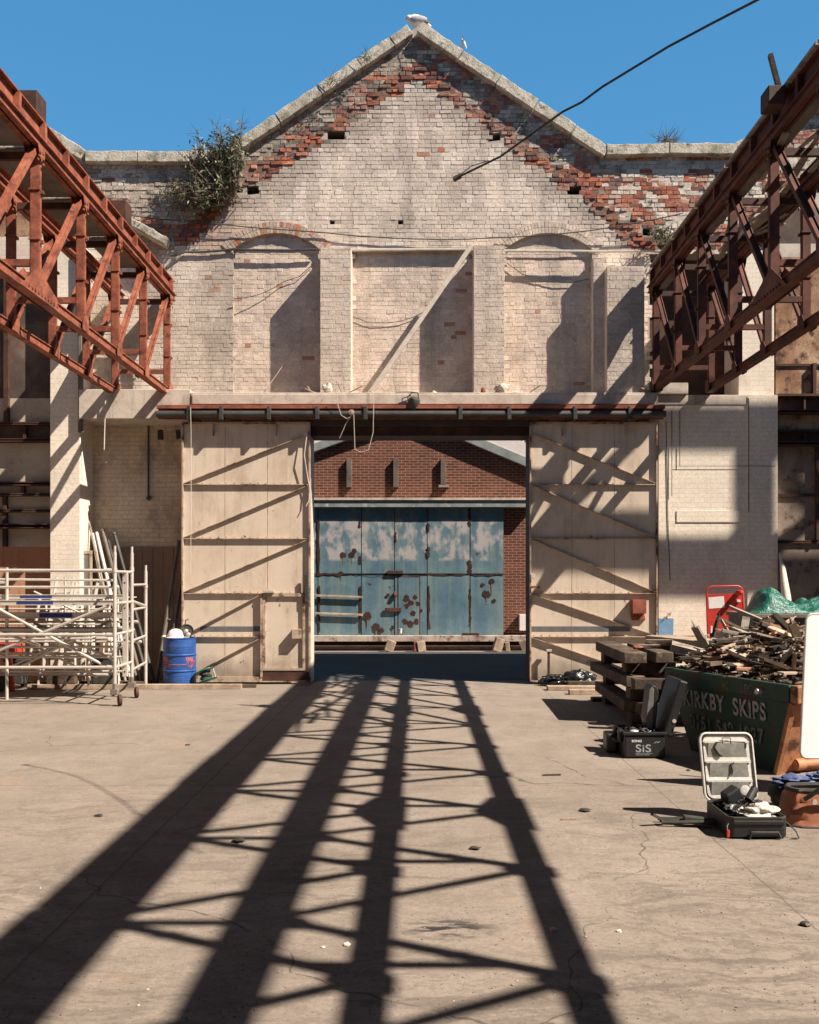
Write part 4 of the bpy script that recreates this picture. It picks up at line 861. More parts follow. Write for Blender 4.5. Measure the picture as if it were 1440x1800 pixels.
obj('body', MB().tube([c+Vector((.1,0,-.17)), c+Vector((.02,0,0)), c+Vector((-.04,0,.1))], [.01,.05,.02], 8), m_gull, t, smooth=True)
for s_ in (-1, 1): obj('wing', MB().add([c+Vector((0,0,.06)), c+Vector((.03,0,-.05)), c+Vector((.0,s_*.45,-.12)), c+Vector((-.06,s_*.4,.16)), c+Vector((-.04,s_*.2,.12))], [(0,1,2,3,4)]), m_gull, t)
# ------------------------------------------------------------------ plants
m_leaf = mat('buddleia_leaf', (.045,.075,.028), (.085,.125,.05), (.17,.20,.10), scale=9, rough=.6, bump=.1); m_leafp = mat('pale_dry_leaf', (.16,.17,.09), (.30,.28,.18), scale=9, rough=.7, bump=.1)
m_twig = mat('grey_twig', (.10,.075,.06), (.22,.17,.14), scale=8, bump=.3)
def leafquad(mb, c, d, L, w_):
    d = d.normalized(); s = d.cross(Vector((ru(-1,1), ru(-1,1), ru(-1,1)))).normalized()*w_; u = d*L
    mb.add([c, c+u*.5+s, c+u, c+u*.5-s], [(0,1,2,3)])
def shrub(name, label, base, targets, nleaf, mleaf=(m_leaf, m_leafp), r0=.03, lsz=.10, cat='shrub', spread=.3):
    t = thing(name, label, cat, tuple(base)); st = MB(); l1 = MB(); l2 = MB(); ends = []
    for (tg, r) in targets:
        tg = Vector(tg)
        for k in range(r):
            e = tg+Vector((ru(-1,1)*spread, ru(-.6,.4)*spread, ru(-.8,1)*spread)); b = Vector(base)+Vector((ru(-.15,.15), 0, ru(-.1,.1))); mid = b.lerp(e, .5)+Vector((ru(-.12,.12), -.08, ru(-.12,.12)))
            pts = [b, b.lerp(mid, .5)+Vector((ru(-.04,.04),0,ru(-.04,.04))), mid, mid.lerp(e, .6), e]; st.tube(pts, [r0*.5, r0*.4, r0*.3, r0*.2, .004], 5)
            for j in range(nleaf):
                f = ru(.35, 1.02); p = mid.lerp(e, (f-.35)*1.5) if f > .5 else b.lerp(mid, f*1.4); p = p+Vector((ru(-.1,.1), ru(-.1,.1), ru(-.1,.1)))
                leafquad(l1 if rnd() < .66 else l2, p, Vector((ru(-1,1), ru(-1,.5), ru(-1,.8))), lsz*ru(.6,1.4), lsz*.16)
            for j in range(5): q = mid.lerp(e, ru(.2,1)); st.tube([q, q+Vector((ru(-.25,.25), ru(-.15,.05), ru(-.15,.3)))], [.006,.002], 4)
    obj('stems', st, m_twig, t); a = obj('foliage', l1, mleaf[0], t); 
    if l2.v: obj('pale_foliage', l2, mleaf[1], t)
    return t
Yp = .15
shrub('wall_shrub', 'big straggly green shrub rooted in the brickwork at the left foot of the gable', P(398, 352, .35), [(P(400, 245, Yp), 16), (P(380, 265, Yp), 12), (P(420, 262, Yp), 12), (P(352, 285, Yp), 12), (P(335, 320, Yp), 12), (P(370, 310, Yp), 14), (P(405, 300, Yp), 10), (P(310, 345, Yp), 10), (P(330, 365, Yp), 8), (P(360, 345, Yp), 10)], 16, spread=.38, lsz=.10, r0=.05)
shrub('wall_weed', 'small green weed growing beside the end of the right girder', P(1165, 425, .3), [(P(1162, 412, .2), 4), (P(1150, 408, .2), 3)], 22, spread=.1, lsz=.09, cat='plant', r0=.012)
shrub('wall_weed', 'bare dry seedling on the coping of the right parapet', P(1170, 259, .5), [(P(1170, 249, .5), 6), (P(1182, 250, .5), 3), (P(1160, 250, .5), 3)], 0, spread=.12, cat='plant', r0=.012)
for px, y, lb in ((585, 150, 'tuft of moss and grass in a joint of the left coping slope'), (647, 108, 'tiny green tuft in the upper left coping joint')):
    shrub('coping_tuft', lb, P(px, y+3, .2), [(P(px, y-3, .2), 3)], 14, spread=.06, lsz=.05, cat='plant', r0=.006)
# ================================================================== LEFT HAND CLUTTER
# blue drum, hat, respirator, cable reel
m_drum = mat('drum_blue', (.010,.042,.17), (.015,.065,.25), (.022,.09,.29), scale=4, rough=.45, bump=.2, spot=((.10,.09,.10), .60, .72, 6), spec=.5, streak=((8,8,1.2), (.05,.07,.13), .60, .78))
cx, cy = X_(316, -.62), -.62
t = thing('steel_drum', 'scuffed blue steel drum with orange lettering at the foot of the left gate leaf', 'drum', (cx, cy, 0))
R_d = .285; hz = .875
prof = [(R_d-.02, .004), (R_d+.004, 0), (R_d+.006, .02), (R_d, .03)]
for z in (.10, .14, .18, .22): prof += [(R_d, z-.012), (R_d+.004, z), (R_d, z+.012)]
prof += [(R_d, .275), (R_d+.014, .29), (R_d+.014, .30), (R_d, .315), (R_d, .555), (R_d+.014, .57), (R_d+.014, .58), (R_d, .595)]
for z in (.64, .68, .72): prof += [(R_d, z-.012), (R_d+.004, z), (R_d, z+.012)]
prof += [(R_d, hz-.02), (R_d+.008, hz-.012), (R_d+.008, hz), (R_d-.012, hz), (R_d-.012, hz-.03), (.0, hz-.03)]
obj('drum_body', MB().lathe((cx, cy, 0), prof, 40), m_drum, t, smooth=True)
m_or = mat('orange_print', (.55,.12,.06), (.70,.19,.11), scale=9, bump=.1); m_navy = mat('navy_print', (.012,.02,.09), (.02,.03,.13), scale=9, bump=.1)
def wraptext(txt, size, th0, z, mt, rr, sx=1, bold=0, nm='lettering'):
    m = text_mb(txt, size, Matrix.Identity(4), .001, sx, bold); q = MB(); 
    q.add([(cx+(rr+v[2])*math.sin(th0+v[0]/R_d), cy-(rr+v[2])*math.cos(th0+v[0]/R_d), z+v[1]) for v in m.v], m.f); obj(nm, q, mt, t)
for th in (-1.12, .62):
    wraptext('TRIPLE', .085, th, .475, m_or, R_d+.0025, .62, .002); wraptext('QX', .135, th+.06, .375, m_or, R_d+.0025, .95, .006); wraptext('QX', .135, th+.06, .375, m_navy, R_d+.0045, .95, .000)
q = MB(); n_ = 24
for i in range(n_):
    a, b = -.55+1.17*i/n_, -.55+1.17*(i+1)/n_; q.add([(cx+(R_d+.003)*math.sin(w_), cy-(R_d+.003)*math.cos(w_), z) for w_, z in ((a, .412), (b, .412), (b, .420), (a, .420))], [(0,1,2,3)])
obj('printed_line', q, m_or, t)
m_hat = mat('white_plastic', (.66,.62,.59), (.74,.70,.67), scale=5, rough=.4, bump=.1, spec=.5)
hc = Vector((cx-.05, cy-.10, hz+.005)); t = thing('hard_hat', 'white hard hat lying on top of the blue drum', 'hard hat', tuple(hc))
pr = [(.135, 0), (.13, .03), (.12, .07), (.095, .12), (.055, .15), (.0, .16)]
h = MB().lathe(hc, pr, 24); h.v = [(hc.x+(v[0]-hc.x)*1.12, v[1], v[2]) for v in h.v]; obj('shell', h, m_hat, t, smooth=True)
obj('brim', MB().lathe(hc+Vector((.0,-.0,.002)), [(.0,0),(.17,-.002),(.172,.004),(.12,.014)], 24), m_hat, t, smooth=True); obj('peak', MB().prism([(hc.x+.10, hc.y-.08), (hc.x+.24, hc.y-.04), (hc.x+.25, hc.y+.02), (hc.x+.10, hc.y+.08)], hc.z+.004, hc.z+.014, 'z'), m_hat, t, bevel=.004)
m_dk = mat('dull_black_rubber', (.03,.03,.028), (.06,.058,.052), scale=8, rough=.7); m_cor = mat('cream_filter', (.50,.44,.36), (.62,.55,.46), scale=8)
rc = Vector((cx+.13, cy-.02, hz+.12)); t = thing('respirator_mask', 'dark face mask with cream filters propped behind the hard hat on the drum', 'mask', tuple(rc-Vector((0,0,.12))))
obj('face_piece', MB().lathe(rc, [(.0,-.05), (.11,-.045), (.125,0), (.11,.02), (.095,.0), (.0,-.02)], 20, axis=(.3,-.8,.2)), m_dk, t, smooth=True)
for dx, dz in ((.01, .0), (.05, -.06)): obj('filter', MB().blob(rc+Vector((dx, -.08, dz)), (.038,.03,.038), 2, .1), m_cor, t, smooth=True)
obj('strap', MB().tube([rc+Vector((-.03,0,.1)), rc+Vector((-.02,0,.19)), rc+Vector((.03,0,.2))], .010, 6), m_dk, t)
gl_ = Vector((cx-.25, cy-.1, hz+.02)); t2 = tag(obj('work_glove', MB().blob(gl_, (.05,.04,.03), 4, .2).blob(gl_+Vector((.06,0,-.005)), (.06,.03,.02), 6, .2), m_cor, at=tuple(gl_)), 'pale crumpled work glove hanging over the left rim of the drum', 'glove')
rc = Vector((X_(361, -.75), -.72, .20)); ax = Vector((-.38, .15, 1)).normalized()
m_green = mat('green_reel', (.01,.20,.14), (.02,.30,.21), scale=7, rough=.4, spec=.5); 
t = thing('cable_reel', 'green cable reel lying tilted beside the blue drum', 'cable reel', (rc.x, rc.y, 0))
for d_ in (-.085, .095): obj('flange', MB().lathe(rc+ax*d_, [(.0,-.007), (.18,-.007), (.19,0), (.18,.007), (.0,.007)], 24, axis=ax), m_green, t, smooth=True)
obj('drum_core', MB().lathe(rc, [(.05,-.08), (.05,.09)], 16, axis=ax), m_green, t)
sp = []; e1 = ax.orthogonal().normalized(); e2 = ax.cross(e1)
for i in range(150): a = i*.42; sp.append(rc+e1*math.cos(a)*(.085+.02*math.sin(i*.9))+e2*math.sin(a)*(.085+.02*math.sin(i*.9))+ax*(-.07+.14*i/150))
obj('wound_cable', MB().tube(sp, .009, 6), m_dk, t); 
q = [rc+e1*.15-ax*.1, rc+e1*.19-ax*.05, rc+e1*.19+ax*.1, rc+e1*.13+ax*.125, rc+e1*.02+ax*.12]; obj('reel_stand', MB().tube(q, .008, 6), m_alu, t)
def plank(px0, px1, Y, wd, ht, label, mt=m_timber, z0=0, dy=0.0, cat='plank', nm='timber_plank'):
    a, b = X_(px0, Y), X_(px1, Y); o = obj(nm, MB().bar((a, Y, z0+ht/2), (b, Y+dy, z0+ht/2), wd, ht), mt, bevel=.006, at=((a+b)/2, Y, z0)); return tag(o, label, cat)
plank(50, 424, -1.02, .12, .085, 'long worn timber lying along the ground in front of the blue drum', dy=.05)
plank(200, 450, -.80, .10, .06, 'second shorter timber on the ground behind the long one by the left gate', m_sleeper, dy=.03)
plank(40, 265, -.55, .2, .09, 'dark plank on the ground under the stacked ladders', m_sleeper)
# ladders, poles and frames leaning on the wall
def ladder(x, Y, h_, lean, wd, label, mt=None, rot=0, group='ladders leaning against the left wall', nr=None):
    mt = mt or m_alu; t = thing('ladder', label, 'ladder', (x, Y, 0), rot, group)
    top = Vector((0, lean[1], h_)); top.x = lean[0]
    for s in (-1, 1): obj('stile', MB().bar((s*wd/2, 0, 0), (s*wd/2+top.x, top.y, h_), .028, .07), mt, t, local=True, bevel=.004)
    nr = nr or int(h_/.27)
    for i in range(1, nr): f = i/nr; obj('rung', MB().tube([(-wd/2+top.x*f, top.y*f, h_*f), (wd/2+top.x*f, top.y*f, h_*f)], .016, 6), mt, t, local=True)
    return t
for px, Y, h_, lx, w_, lb in ((82, -1.0, 1.95, .12, .30, 'leftmost standing aluminium ladder behind the scaffold tubes'), (118, -.9, 1.85, .16, .38, 'ladder with a rounded top standing second behind the scaffold tubes'), (150, -.85, 1.45, .22, .34, 'low ladder in the middle of the row behind the scaffold tubes'), (176, -.8, 1.75, .16, .30, 'right hand standing ladder in the row behind the scaffold tubes')):
    ladder(X_(px, Y), Y, h_, (lx*(-1 if px > 140 else 1), .55), w_, lb)
for px, Y, h_, lx, w_, lb in ((58, -.75, 1.6, .1, .26, 'short ladder tucked in at the far left of the row behind the tubes'), (100, -.7, 1.5, -.2, .3, 'ladder leaning left, second from the left end of the row'), (196, -.7, 1.55, -.14, .26, 'narrow ladder nearest the scaffold upright at the right of the row')):
    ladder(X_(px, Y), Y, h_, (lx, .4), w_, lb)
for px, px2, yt, lb in ((300, 322, 950, 'tall section ladder leaning behind the edge of the left gate leaf'),):
    Y = -.05; a = Vector((X_(px, Y), Y-.35, 0)); h_ = Z_(yt, .3); t = thing('ladder', lb, 'ladder', tuple(a), group='ladders leaning against the left wall')
    for k, s in enumerate((-.17, .0, .16)): obj('stile', MB().bar((s, 0, 0), (s+.28, .55, h_), .03, .07), m_deck, t, local=True)
    for i in range(1, 9): f = i/9; obj('rung', MB().tube([(-.17+.28*f, .55*f, h_*f), (.16+.28*f, .55*f, h_*f)], .014, 6), m_deck, t, local=True)
poles = [(210, 1180, 163, 938, m_alu, 'long pale pole, leftmost of the bundle leaning in the corner'), (222, 1185, 150, 890, m_board_grey, 'thin weathered batten leaning highest in the corner by the white pier'), (232, 1180, 170, 936, m_alu, 'long pale pole second in the corner bundle'), (250, 1180, 181, 934, m_deck, 'grey pole third in the corner bundle'), (262, 1190, 190, 950, m_rail, 'dark pole fourth in the corner bundle'), (272, 1192, 202, 940, m_rail, 'dark pole leaning furthest right against the brown boards'), (242, 1180, 186, 958, m_deck, 'short grey pole low in the corner bundle'), (205, 1175, 168, 960, m_alu, 'short pale tube tucked behind the corner bundle')]
for i, (a, b, c_, d_, mt, lb) in enumerate(poles):
    Y0 = -.55+.05*i; q0 = Vector((X_(a, Y0), Y0, .03)); q1 = P(c_, d_, .42); m_ = MB().tube([q0, q1], .032 if mt != m_board_grey else .022, 8)
    if i % 2: m_.tube([q1, q1+(q1-q0).normalized()*.04], .045, 8)
    tag(obj('leaning_pole', m_, mt, at=tuple(q0)), lb, 'pole', 'poles leaning in the corner left of the gate')
t = thing('window_frame', 'old glazed timber window frame leaning beside the white pier', 'window frame', (X_(146, .05), .0, 0))
for i, (a, b, yt, yy) in enumerate(((130, 152, 950, .20), (146, 164, 968, .12))):
    x0_, x1_ = X_(a, yy), X_(b, yy); z1 = Z_(yt, yy); f = MB(); yq = yy-.04*i
    for (p, q, r_, s_) in ((x0_, x0_+.045, 1.3, z1), (x1_-.045, x1_, 1.3, z1), (x0_+.046, x1_-.046, z1-.06, z1), (x0_+.046, x1_-.046, 1.3, 1.36)): f.box(p, q, yq-.03, yq, r_, s_)
    f.box(x0_, x0_+.045, yq-.03, yq, .02, 1.299).box(x1_-.045, x1_, yq-.03, yq, .02, 1.299)
    obj('sash', f, m_gateframe if i else m_timber, t, bevel=.004); obj('pane', MB().box(x0_+.046, x1_-.046, yq-.018, yq-.012, 1.361, z1-.061), mat('dirty_glass', (.10,.11,.11), (.17,.18,.17), scale=3, rough=.25, bump=.1, spec=.6), t)
# aluminium scaffold tower, half dismantled, on castors
t = thing('scaffold_tower', 'dusty aluminium scaffold tower on castors with stacked frames and a hole-punched rail', 'scaffold', (-4.9, -3.0, 0))
def TB(p, q, r_=.026, nm='tube', mt=None): return obj(nm, MB().tube([p, q], r_, 10), mt or m_alu, t, smooth=True)
Lg = [(-4.58, -3.17, .30, 2.32), (-4.62, -2.20, .30, 2.34), (-4.79, -.85, .0, 2.06)]
for x, y, z0, z1 in Lg:
    TB((x, y, z0), (x, y, z1), .029, 'upright'); TB((x, y, z1-.30), (x, y, z1-.24), .036, 'collar'); TB((x, y, z1), (x, y, z1+.10), .021, 'spigot')
def castor(x, y):
    g_ = obj('castor', MB().box(x-.055, x+.055, y-.05, y+.05, .17, .255).tube([(x, y, .25), (x, y, .34)], .034, 10), m_deck, t, bevel=.006)
    obj('wheel', MB().lathe((x+.075, y-.0, .088), [(.0,-.03), (.05,-.03), (.055,-.022), (.085,-.022), (.088,0), (.085,.022), (.055,.022), (.05,.03), (.0,.03)], 20, axis=(.9,.5,0)), m_rustdark, g_, smooth=True)
castor(-4.58, -3.17); castor(-4.62, -2.20)
for z in (.58, 1.08, 1.55, 2.03): TB((-4.58, -3.17, z+.0), (-4.62, -2.20, z), .022, 'rung')
for z in (.45, .92, 1.42, 1.82): TB((-4.62, -2.20, z), (-4.79, -.85, z), .022, 'rung')
TB((-4.62, -2.2, 1.56), (-4.79, -.85, 1.44), .026, 'rung')
# the hole-punched upright rail
m_ = MB().box(-4.655, -4.575, -2.58, -2.52, .38, 2.02); rl = obj('punched_rail', m_, m_alu, t, bevel=.006)
for z in (.46, .96, 1.46, 1.86): obj('rail_hole', MB().lathe((-4.615, -2.583, z), [(.0, -.001), (.014, -.001), (.014, .002), (.0, .002)], 10, axis=(0,1,0)), m_rail, rl)
far = -9.0
for y_px, d_, r_ in ((1003, 14.1, .026), (1032, 14.6, .022), (1116, 14.1, .024), (1173, 14.1, .024), (1137, 15.1, .022), (1155, 15.1, .020), (1060, 15.0, .022), (1104, 15.0, .022), (1093, 15.6, .018), (1128, 15.8, .018), (1180, 15.4, .02)):
    Y = d_-D; z = H+(VY-y_px)/F*d_; xe = -4.58-(.02 if d_ < 14.5 else .1); TB((far, Y, z+ru(-.01,.01)), (xe, Y, z), r_, 'ledger')
    TB((xe-.10, Y, z), (xe-.01, Y, z), r_+.010, 'hook')
for (a, b, c_, e_, d_) in ((-60, 1168, 192, 1064, 14.15), (-40, 1050, 187, 1172, 14.2), (-60, 1090, 70, 1135, 14.3), (40, 1170, 196, 1090, 15.1), (60, 1095, 200, 1160, 15.2), (90, 1085, 130, 1104, 14.9)):
    Y = d_-D; TB(P(a, b, Y), P(c_, e_, Y), .022, 'brace')
m_plat = mat('scaffold_deck_edge', (.42,.38,.34), (.54,.49,.44), scale=3, rough=.5, bump=.3); m_lab = mat('blue_label_tape', (.015,.03,.15), (.03,.06,.22), scale=12, bump=.1)
for (ya, yb, d_, lx) in ((1045, 1053, 14.9, (36, 92)), (1055, 1064, 14.5, (30, 94)), (1076, 1087, 14.7, (70, 128)), (1105, 1112, 14.8, None)):
    Y = d_-D; za, zb_ = H+(VY-ya)/F*d_, H+(VY-yb)/F*d_
    pl = obj('platform_rail', MB().box(far, -4.66, Y, Y+.55, zb_+.012, zb_+.03).box(far, -4.66, Y-.012, Y-.001, zb_, za).box(far, -4.66, Y-.022, Y-.0121, za-.012, za).box(far, -4.66, Y-.022, Y-.0121, zb_, zb_+.012), m_plat, t)
    if lx: obj('label_tape', MB().box(X_(lx[0], Y), X_(lx[1], Y), Y-.0155, Y-.0125, zb_+.016, za-.016), m_lab, pl)
for (a, b, c_, e_, d_, r_) in ((-60, 1018, 198, 1020, 15.3, .02), (-60, 1148, 196, 1150, 15.6, .024), (-60, 1186, 190, 1186, 15.8, .024), (-60, 1124, 190, 1122, 14.6, .018), (-40, 1200, 150, 1110, 15.4, .02), (60, 1040, 190, 1100, 15.6, .018), (30, 1120, 170, 1190, 15.5, .02), (-50, 1070, 196, 1071, 15.9, .016), (-50, 1097, 190, 1098, 15.7, .016)):
    Y = d_-D; TB(P(a, b, Y), P(c_, e_, Y), r_, 'stacked_tube')
TB((-6.55, -2.4, 0), (-6.55, -2.4, 2.1), .026, 'upright'); TB((-7.5, -2.4, 1.86), (-6.55, -2.4, 1.86), .022, 'rung'); TB((-7.5, -2.4, .2), (-7.5, -2.4, 2.1), .026, 'upright')
TB((-6.0, -1.4, 0.1), (-6.0, -1.4, 1.95), .022, 'upright'); TB((-5.6, -1.4, .1), (-5.6, -1.4, 1.8), .022, 'upright')
# red things at the far left, small clutter behind the tower
m_red = mat('signal_red', (.42,.028,.018), (.55,.045,.03), scale=5, rough=.4, bump=.1, spec=.5)
x_, y_ = X_(8, -1.2), -1.2
t = thing('red_trolley', 'red barrow-like trolley half hidden behind the scaffold at the left edge', 'trolley', (x_, y_, 0))
obj('tray', MB().box(x_-.35, x_+.25, y_-.2, y_+.2, .62, .84), m_red, t, bevel=.03); obj('leg', MB().bar((x_+.15, y_-.15, .6), (x_+.2, y_-.15, 0), .08, .05), m_red, t); obj('leg', MB().bar((x_-.25, y_-.15, .6), (x_-.3, y_-.15, 0), .08, .05), m_red, t)
obj('wheel', MB().lathe((x_, y_-.2, .17), [(.0,-.03),(.15,-.03),(.17,0),(.15,.03),(.0,.03)], 20, axis=(0,1,0)), m_dk, t, smooth=True)
for i, (px, s_, lb) in enumerate(((30, (.3,.3,.42), 'dark tool crate on the ground under the scaffold ledgers, at the left'), (112, (.5,.35,.28), 'low dark bundle of fittings under the scaffold, middle'), (185, (.34,.3,.5), 'dark box standing behind the lower scaffold ledgers near the first upright'))):
    x_ = X_(px, -.9); tag(obj('fittings_crate', MB().box(x_-s_[0]/2, x_+s_[0]/2, -1.05, -1.05+s_[1], .09, s_[2]+.09).box(x_-s_[0]/2-.02, x_+s_[0]/2+.02, -1.07, -1.03+s_[1], s_[2]+.05, s_[2]+.11), (m_dk, m_sleeper, m_dk)[i], at=(x_, -.9, .09), bevel=.01), lb, 'crate')
# ================================================================== RIGHT HAND CLUTTER
# ---- black sack, planks, short post by the right gate leaf
m_bag = mat('black_polythene', (.010,.010,.012), (.022,.022,.025), scale=5, rough=.22, bump=1.0, bscale=14, bdist=.03, spec=.8)
bx_ = X_(1003, -.5); m_ = MB().blob((bx_+.16, -.55, .13), (.28,.2,.15), 3, .22, 4, 2.6, flat=-.13).blob((bx_-.25, -.5, .10), (.24,.16,.10), 8, .25, 4, 3.0, flat=-.10)
tag(obj('rubbish_sack', m_, m_bag, at=(bx_, -.5, 0), smooth=True), 'shiny black rubbish sack slumped at the foot of the right gate leaf', 'sack')
t = thing('short_post', 'short rusty post standing against the right gate leaf beside the black sack', 'post', (X_(965, -.32), -.32, 0)); obj('post_shaft', MB().box(X_(962, -.3), X_(966, -.3), -.36, -.32, 0, Z_(1145, -.3)), m_rustdark, t); obj('post_cap', MB().box(X_(960, -.3), X_(969, -.3), -.38, -.30, Z_(1145, -.3)+.001, Z_(1141, -.3)), m_alu, t)
plank(962, 1062, -1.15, .20, .075, 'flat worn sleeper on the ground just in front of the black sack'); plank(998, 1062, -.95, .16, .13, 'thicker short sleeper lying behind the flat one', m_sleeper)
plank(1000, 1075, -1.75, .16, .08, 'short pale plank lying nearest the camera left of the sleeper stack'); plank(1040, 1090, -2.6, .2, .06, 'dark plank in the shadow of the sleeper stack', m_sleeper)
# ---- stack of sleepers
xs0, ys0 = 2.74, -5.0
def sleeper(x0_, x1_, y0_, y1_, z0, z1, lb, rz=0, mt=None, cap=True):
    o = obj('timber_sleeper', MB().box(x0_, x1_, y0_, y1_, z0, z1), mt or m_sleeper, bevel=.012, at=((x0_+x1_)/2, (y0_+y1_)/2, z0)); o.rotation_euler.z = rz
    return tag(o, lb, 'sleeper', 'old railway sleepers in the stack')
lay = .158
def sl(k, kind, a, lb, w_=.24, ln=None):
    z0 = .012+k*lay; z1 = z0+lay-.012
    if kind == 'y': return sleeper(xs0+a, xs0+a+w_, ys0+ru(0,.10), ys0+(ln or 2.3)+ru(0,.1), z0, z1, lb, R(ru(-2,2)))
    return sleeper(xs0+ru(.0,.12), xs0+(ln or 1.25), ys0+a, ys0+a+w_, z0, z1, lb, R(ru(-2,2)))
sl(0, 'x', .03, 'bottom front sleeper of the stack, lit orange along its face'); sl(0, 'x', 1.95, 'bottom rear sleeper of the stack')
sl(1, 'y', .0, 'lowest lengthwise sleeper on the left of the stack'); sl(1, 'y', .85, 'lowest lengthwise sleeper on the right of the stack')
sl(1, 'x', -.26, 'short crosswise sleeper resting low at the front of the stack', .24)
sl(2, 'x', .02, 'second crosswise sleeper up at the front of the stack', .26, 1.3); sl(2, 'x', 1.9, 'crosswise sleeper at the back of the stack, below the middle')
sl(3, 'y', -.02, 'middle lengthwise sleeper on the left of the stack', .26); sl(3, 'y', .75, 'middle lengthwise sleeper on the right of the stack', .26); sl(3, 'x', -.25, 'third crosswise sleeper up at the front of the stack', .22, 1.3)
sl(4, 'x', .35, 'short block between the upper sleepers at the front of the stack', .26, .75); sl(4, 'x', 1.8, 'rear crosswise sleeper near the top of the stack')
sl(5, 'y', .0, 'topmost lengthwise sleeper on the left of the stack', .30, 2.2); sl(5, 'y', .42, 'topmost sleeper second from the left on the stack', .24, 1.9); sl(5, 'y', .80, 'topmost sleeper on the right of the stack, sunlit', .28, 2.1)
o = sleeper(3.55, 3.95, -5.3, -3.6, 1.02, 1.10, 'pale board lying across from the stack to the skip', R(18), m_timber)
tag(obj('brick_fragment', MB().blob((2.98, -4.6, .99), (.07,.05,.03), 3, .2), m_rustred, at=(2.98, -4.6, .97)), 'small orange brick fragment on top of the sleeper stack', 'brick')
for i in range(12):
    x_ = ru(3.0, 3.75); y_ = ru(-4.9, -3.2); a = ru(-.5,.5); L = ru(.4,1.1); p = Vector((x_, y_, .98+.02*i*.4)); tag(obj('split_board', MB().bar(p, p+Vector((math.cos(a)*L, math.sin(a)*L*.6-.2, ru(-.02,.06))), ru(.05,.13), .022), m_timber, at=tuple(p)), 'pale split board lying loose on top of the sleeper stack', 'board', 'split boards on the sleeper stack')
# ---- the skip
m_skg = mat('skip_green_paint', (.010,.035,.026), (.018,.055,.042), (.03,.07,.055), scale=2.4, rough=.55, bump=.5, spot=((.07,.03,.02), .55, .66, 4), spot2=((.10,.10,.085), .64, .70, 13), spec=.4, streak=((9,9,.8), (.05,.055,.05), .60, .76))
m_sko = mat('skip_orange_paint', (.26,.11,.055), (.40,.18,.09), (.48,.24,.13), scale=3.4, rough=.6, bump=.6, spot=((.08,.035,.022), .50, .62, 4.5))
A = Vector((2.88, 10.75-D, 0)); B = Vector((3.60, 8.88-D, 0)); u = (B-A).normalized(); v_ = Vector((u.y*-1, u.x, 0)); 
if v_.x < 0: v_ = -v_
LT = (B-A).length; WT = 1.35; HZ = .90; LB0, LB1 = .36, LT-.30
def S(a, b, z): return A+u*a+v_*b+Vector((0,0,z))
t = thing('waste_skip', 'battered dark green skip with an orange end, white stencilled lettering, heaped with broken timber', 'skip', tuple(S(LT/2, WT/2, 0)))
zr = HZ-.17
def side(b, s):       # trapezoid side plate
    p = [S(LB0, b+s*.05, .0), S(LB1, b+s*.05, .0), S(LT-.07, b, zr), S(.06, b, zr)]; q = [x+v_*(.012*s) for x in p]
    return MB().add(p+q, [(0,1,2,3),(4,5,6,7),(0,1,5,4),(1,2,6,5),(2,3,7,6),(3,0,4,7)])
sdp = obj('side_plate', side(0, 1), m_skg, t); obj('side_plate', side(WT, -1), m_sko, t)
def rimbar(p, q, wd, nm, mt):
    return obj(nm, MB().bar(p, q, wd, .17), mt, t, bevel=.012)
r1 = rimbar(S(-.02, .0, HZ-.085), S(LT-.06, .0, HZ-.085), .07, 'rim_rail', m_skg); rimbar(S(0, WT, HZ-.085), S(LT, WT, HZ-.085), .07, 'rim_rail', m_sko)
rimbar(S(LT, -.03, HZ-.085), S(LT, WT+.03, HZ-.085), .10, 'rim_rail', m_sko); rimbar(S(0, .04, HZ-.085), S(0, WT-.04, HZ-.085), .07, 'rim_rail', m_skg)
def plate(pts, mt, nm, th=.012):
    n_ = (pts[1]-pts[0]).cross(pts[2]-pts[0]).normalized()*th; q = [x+n_ for x in pts]; k = len(pts)
    return obj(nm, MB().add(list(pts)+q, [tuple(range(k)), tuple(range(2*k-1, k-1, -1))]+[(i, (i+1) % k, (i+1) % k+k, i+k) for i in range(k)]), mt, t)
plate([S(LB1, .05, 0), S(LB1, WT-.05, 0), S(LT-.06, WT, zr), S(LT-.06, 0, zr)], m_sko, 'end_plate'); plate([S(LB0, .05, 0), S(LB0, WT-.05, 0), S(.05, WT, zr), S(.05, 0, zr)], m_skg, 'end_plate'); plate([S(LB0, .05, .03), S(LB1, .05, .03), S(LB1, WT-.05, .03), S(LB0, WT-.05, .03)], m_rustdark, 'floor_plate')
obj('corner_post', MB().bar(S(LB1+.02, .02, .0), S(LT-.03, -.01, zr), .06, .05), m_sko, t, bevel=.008)
obj('lifting_foot', MB().tube([S(LB1+.05, .20, .09), S(LB1+.05, 1.1, .09)], .045, 12).box(*(0,0,0,0,0,0)) if False else MB().tube([S(LB1+.06, .20, .09), S(LB1+.06, 1.1, .09)], .04, 12), m_sko, t, smooth=True)
for b in (.26, .9): obj('foot_collar', MB().tube([S(LB1+.06, b-.05, .09), S(LB1+.06, b+.05, .09)], .058, 12), m_sko, t, smooth=True)
obj('lug_pin', MB().tube([S(LT*.78, -.03, HZ-.10), S(LT*.78, -.09, HZ-.10)], .028, 10), m_alu, t)
m_sten = mat('worn_white_stencil', (.02,.055,.042), (.36,.36,.33), (.46,.45,.41), scale=16, bump=.2)
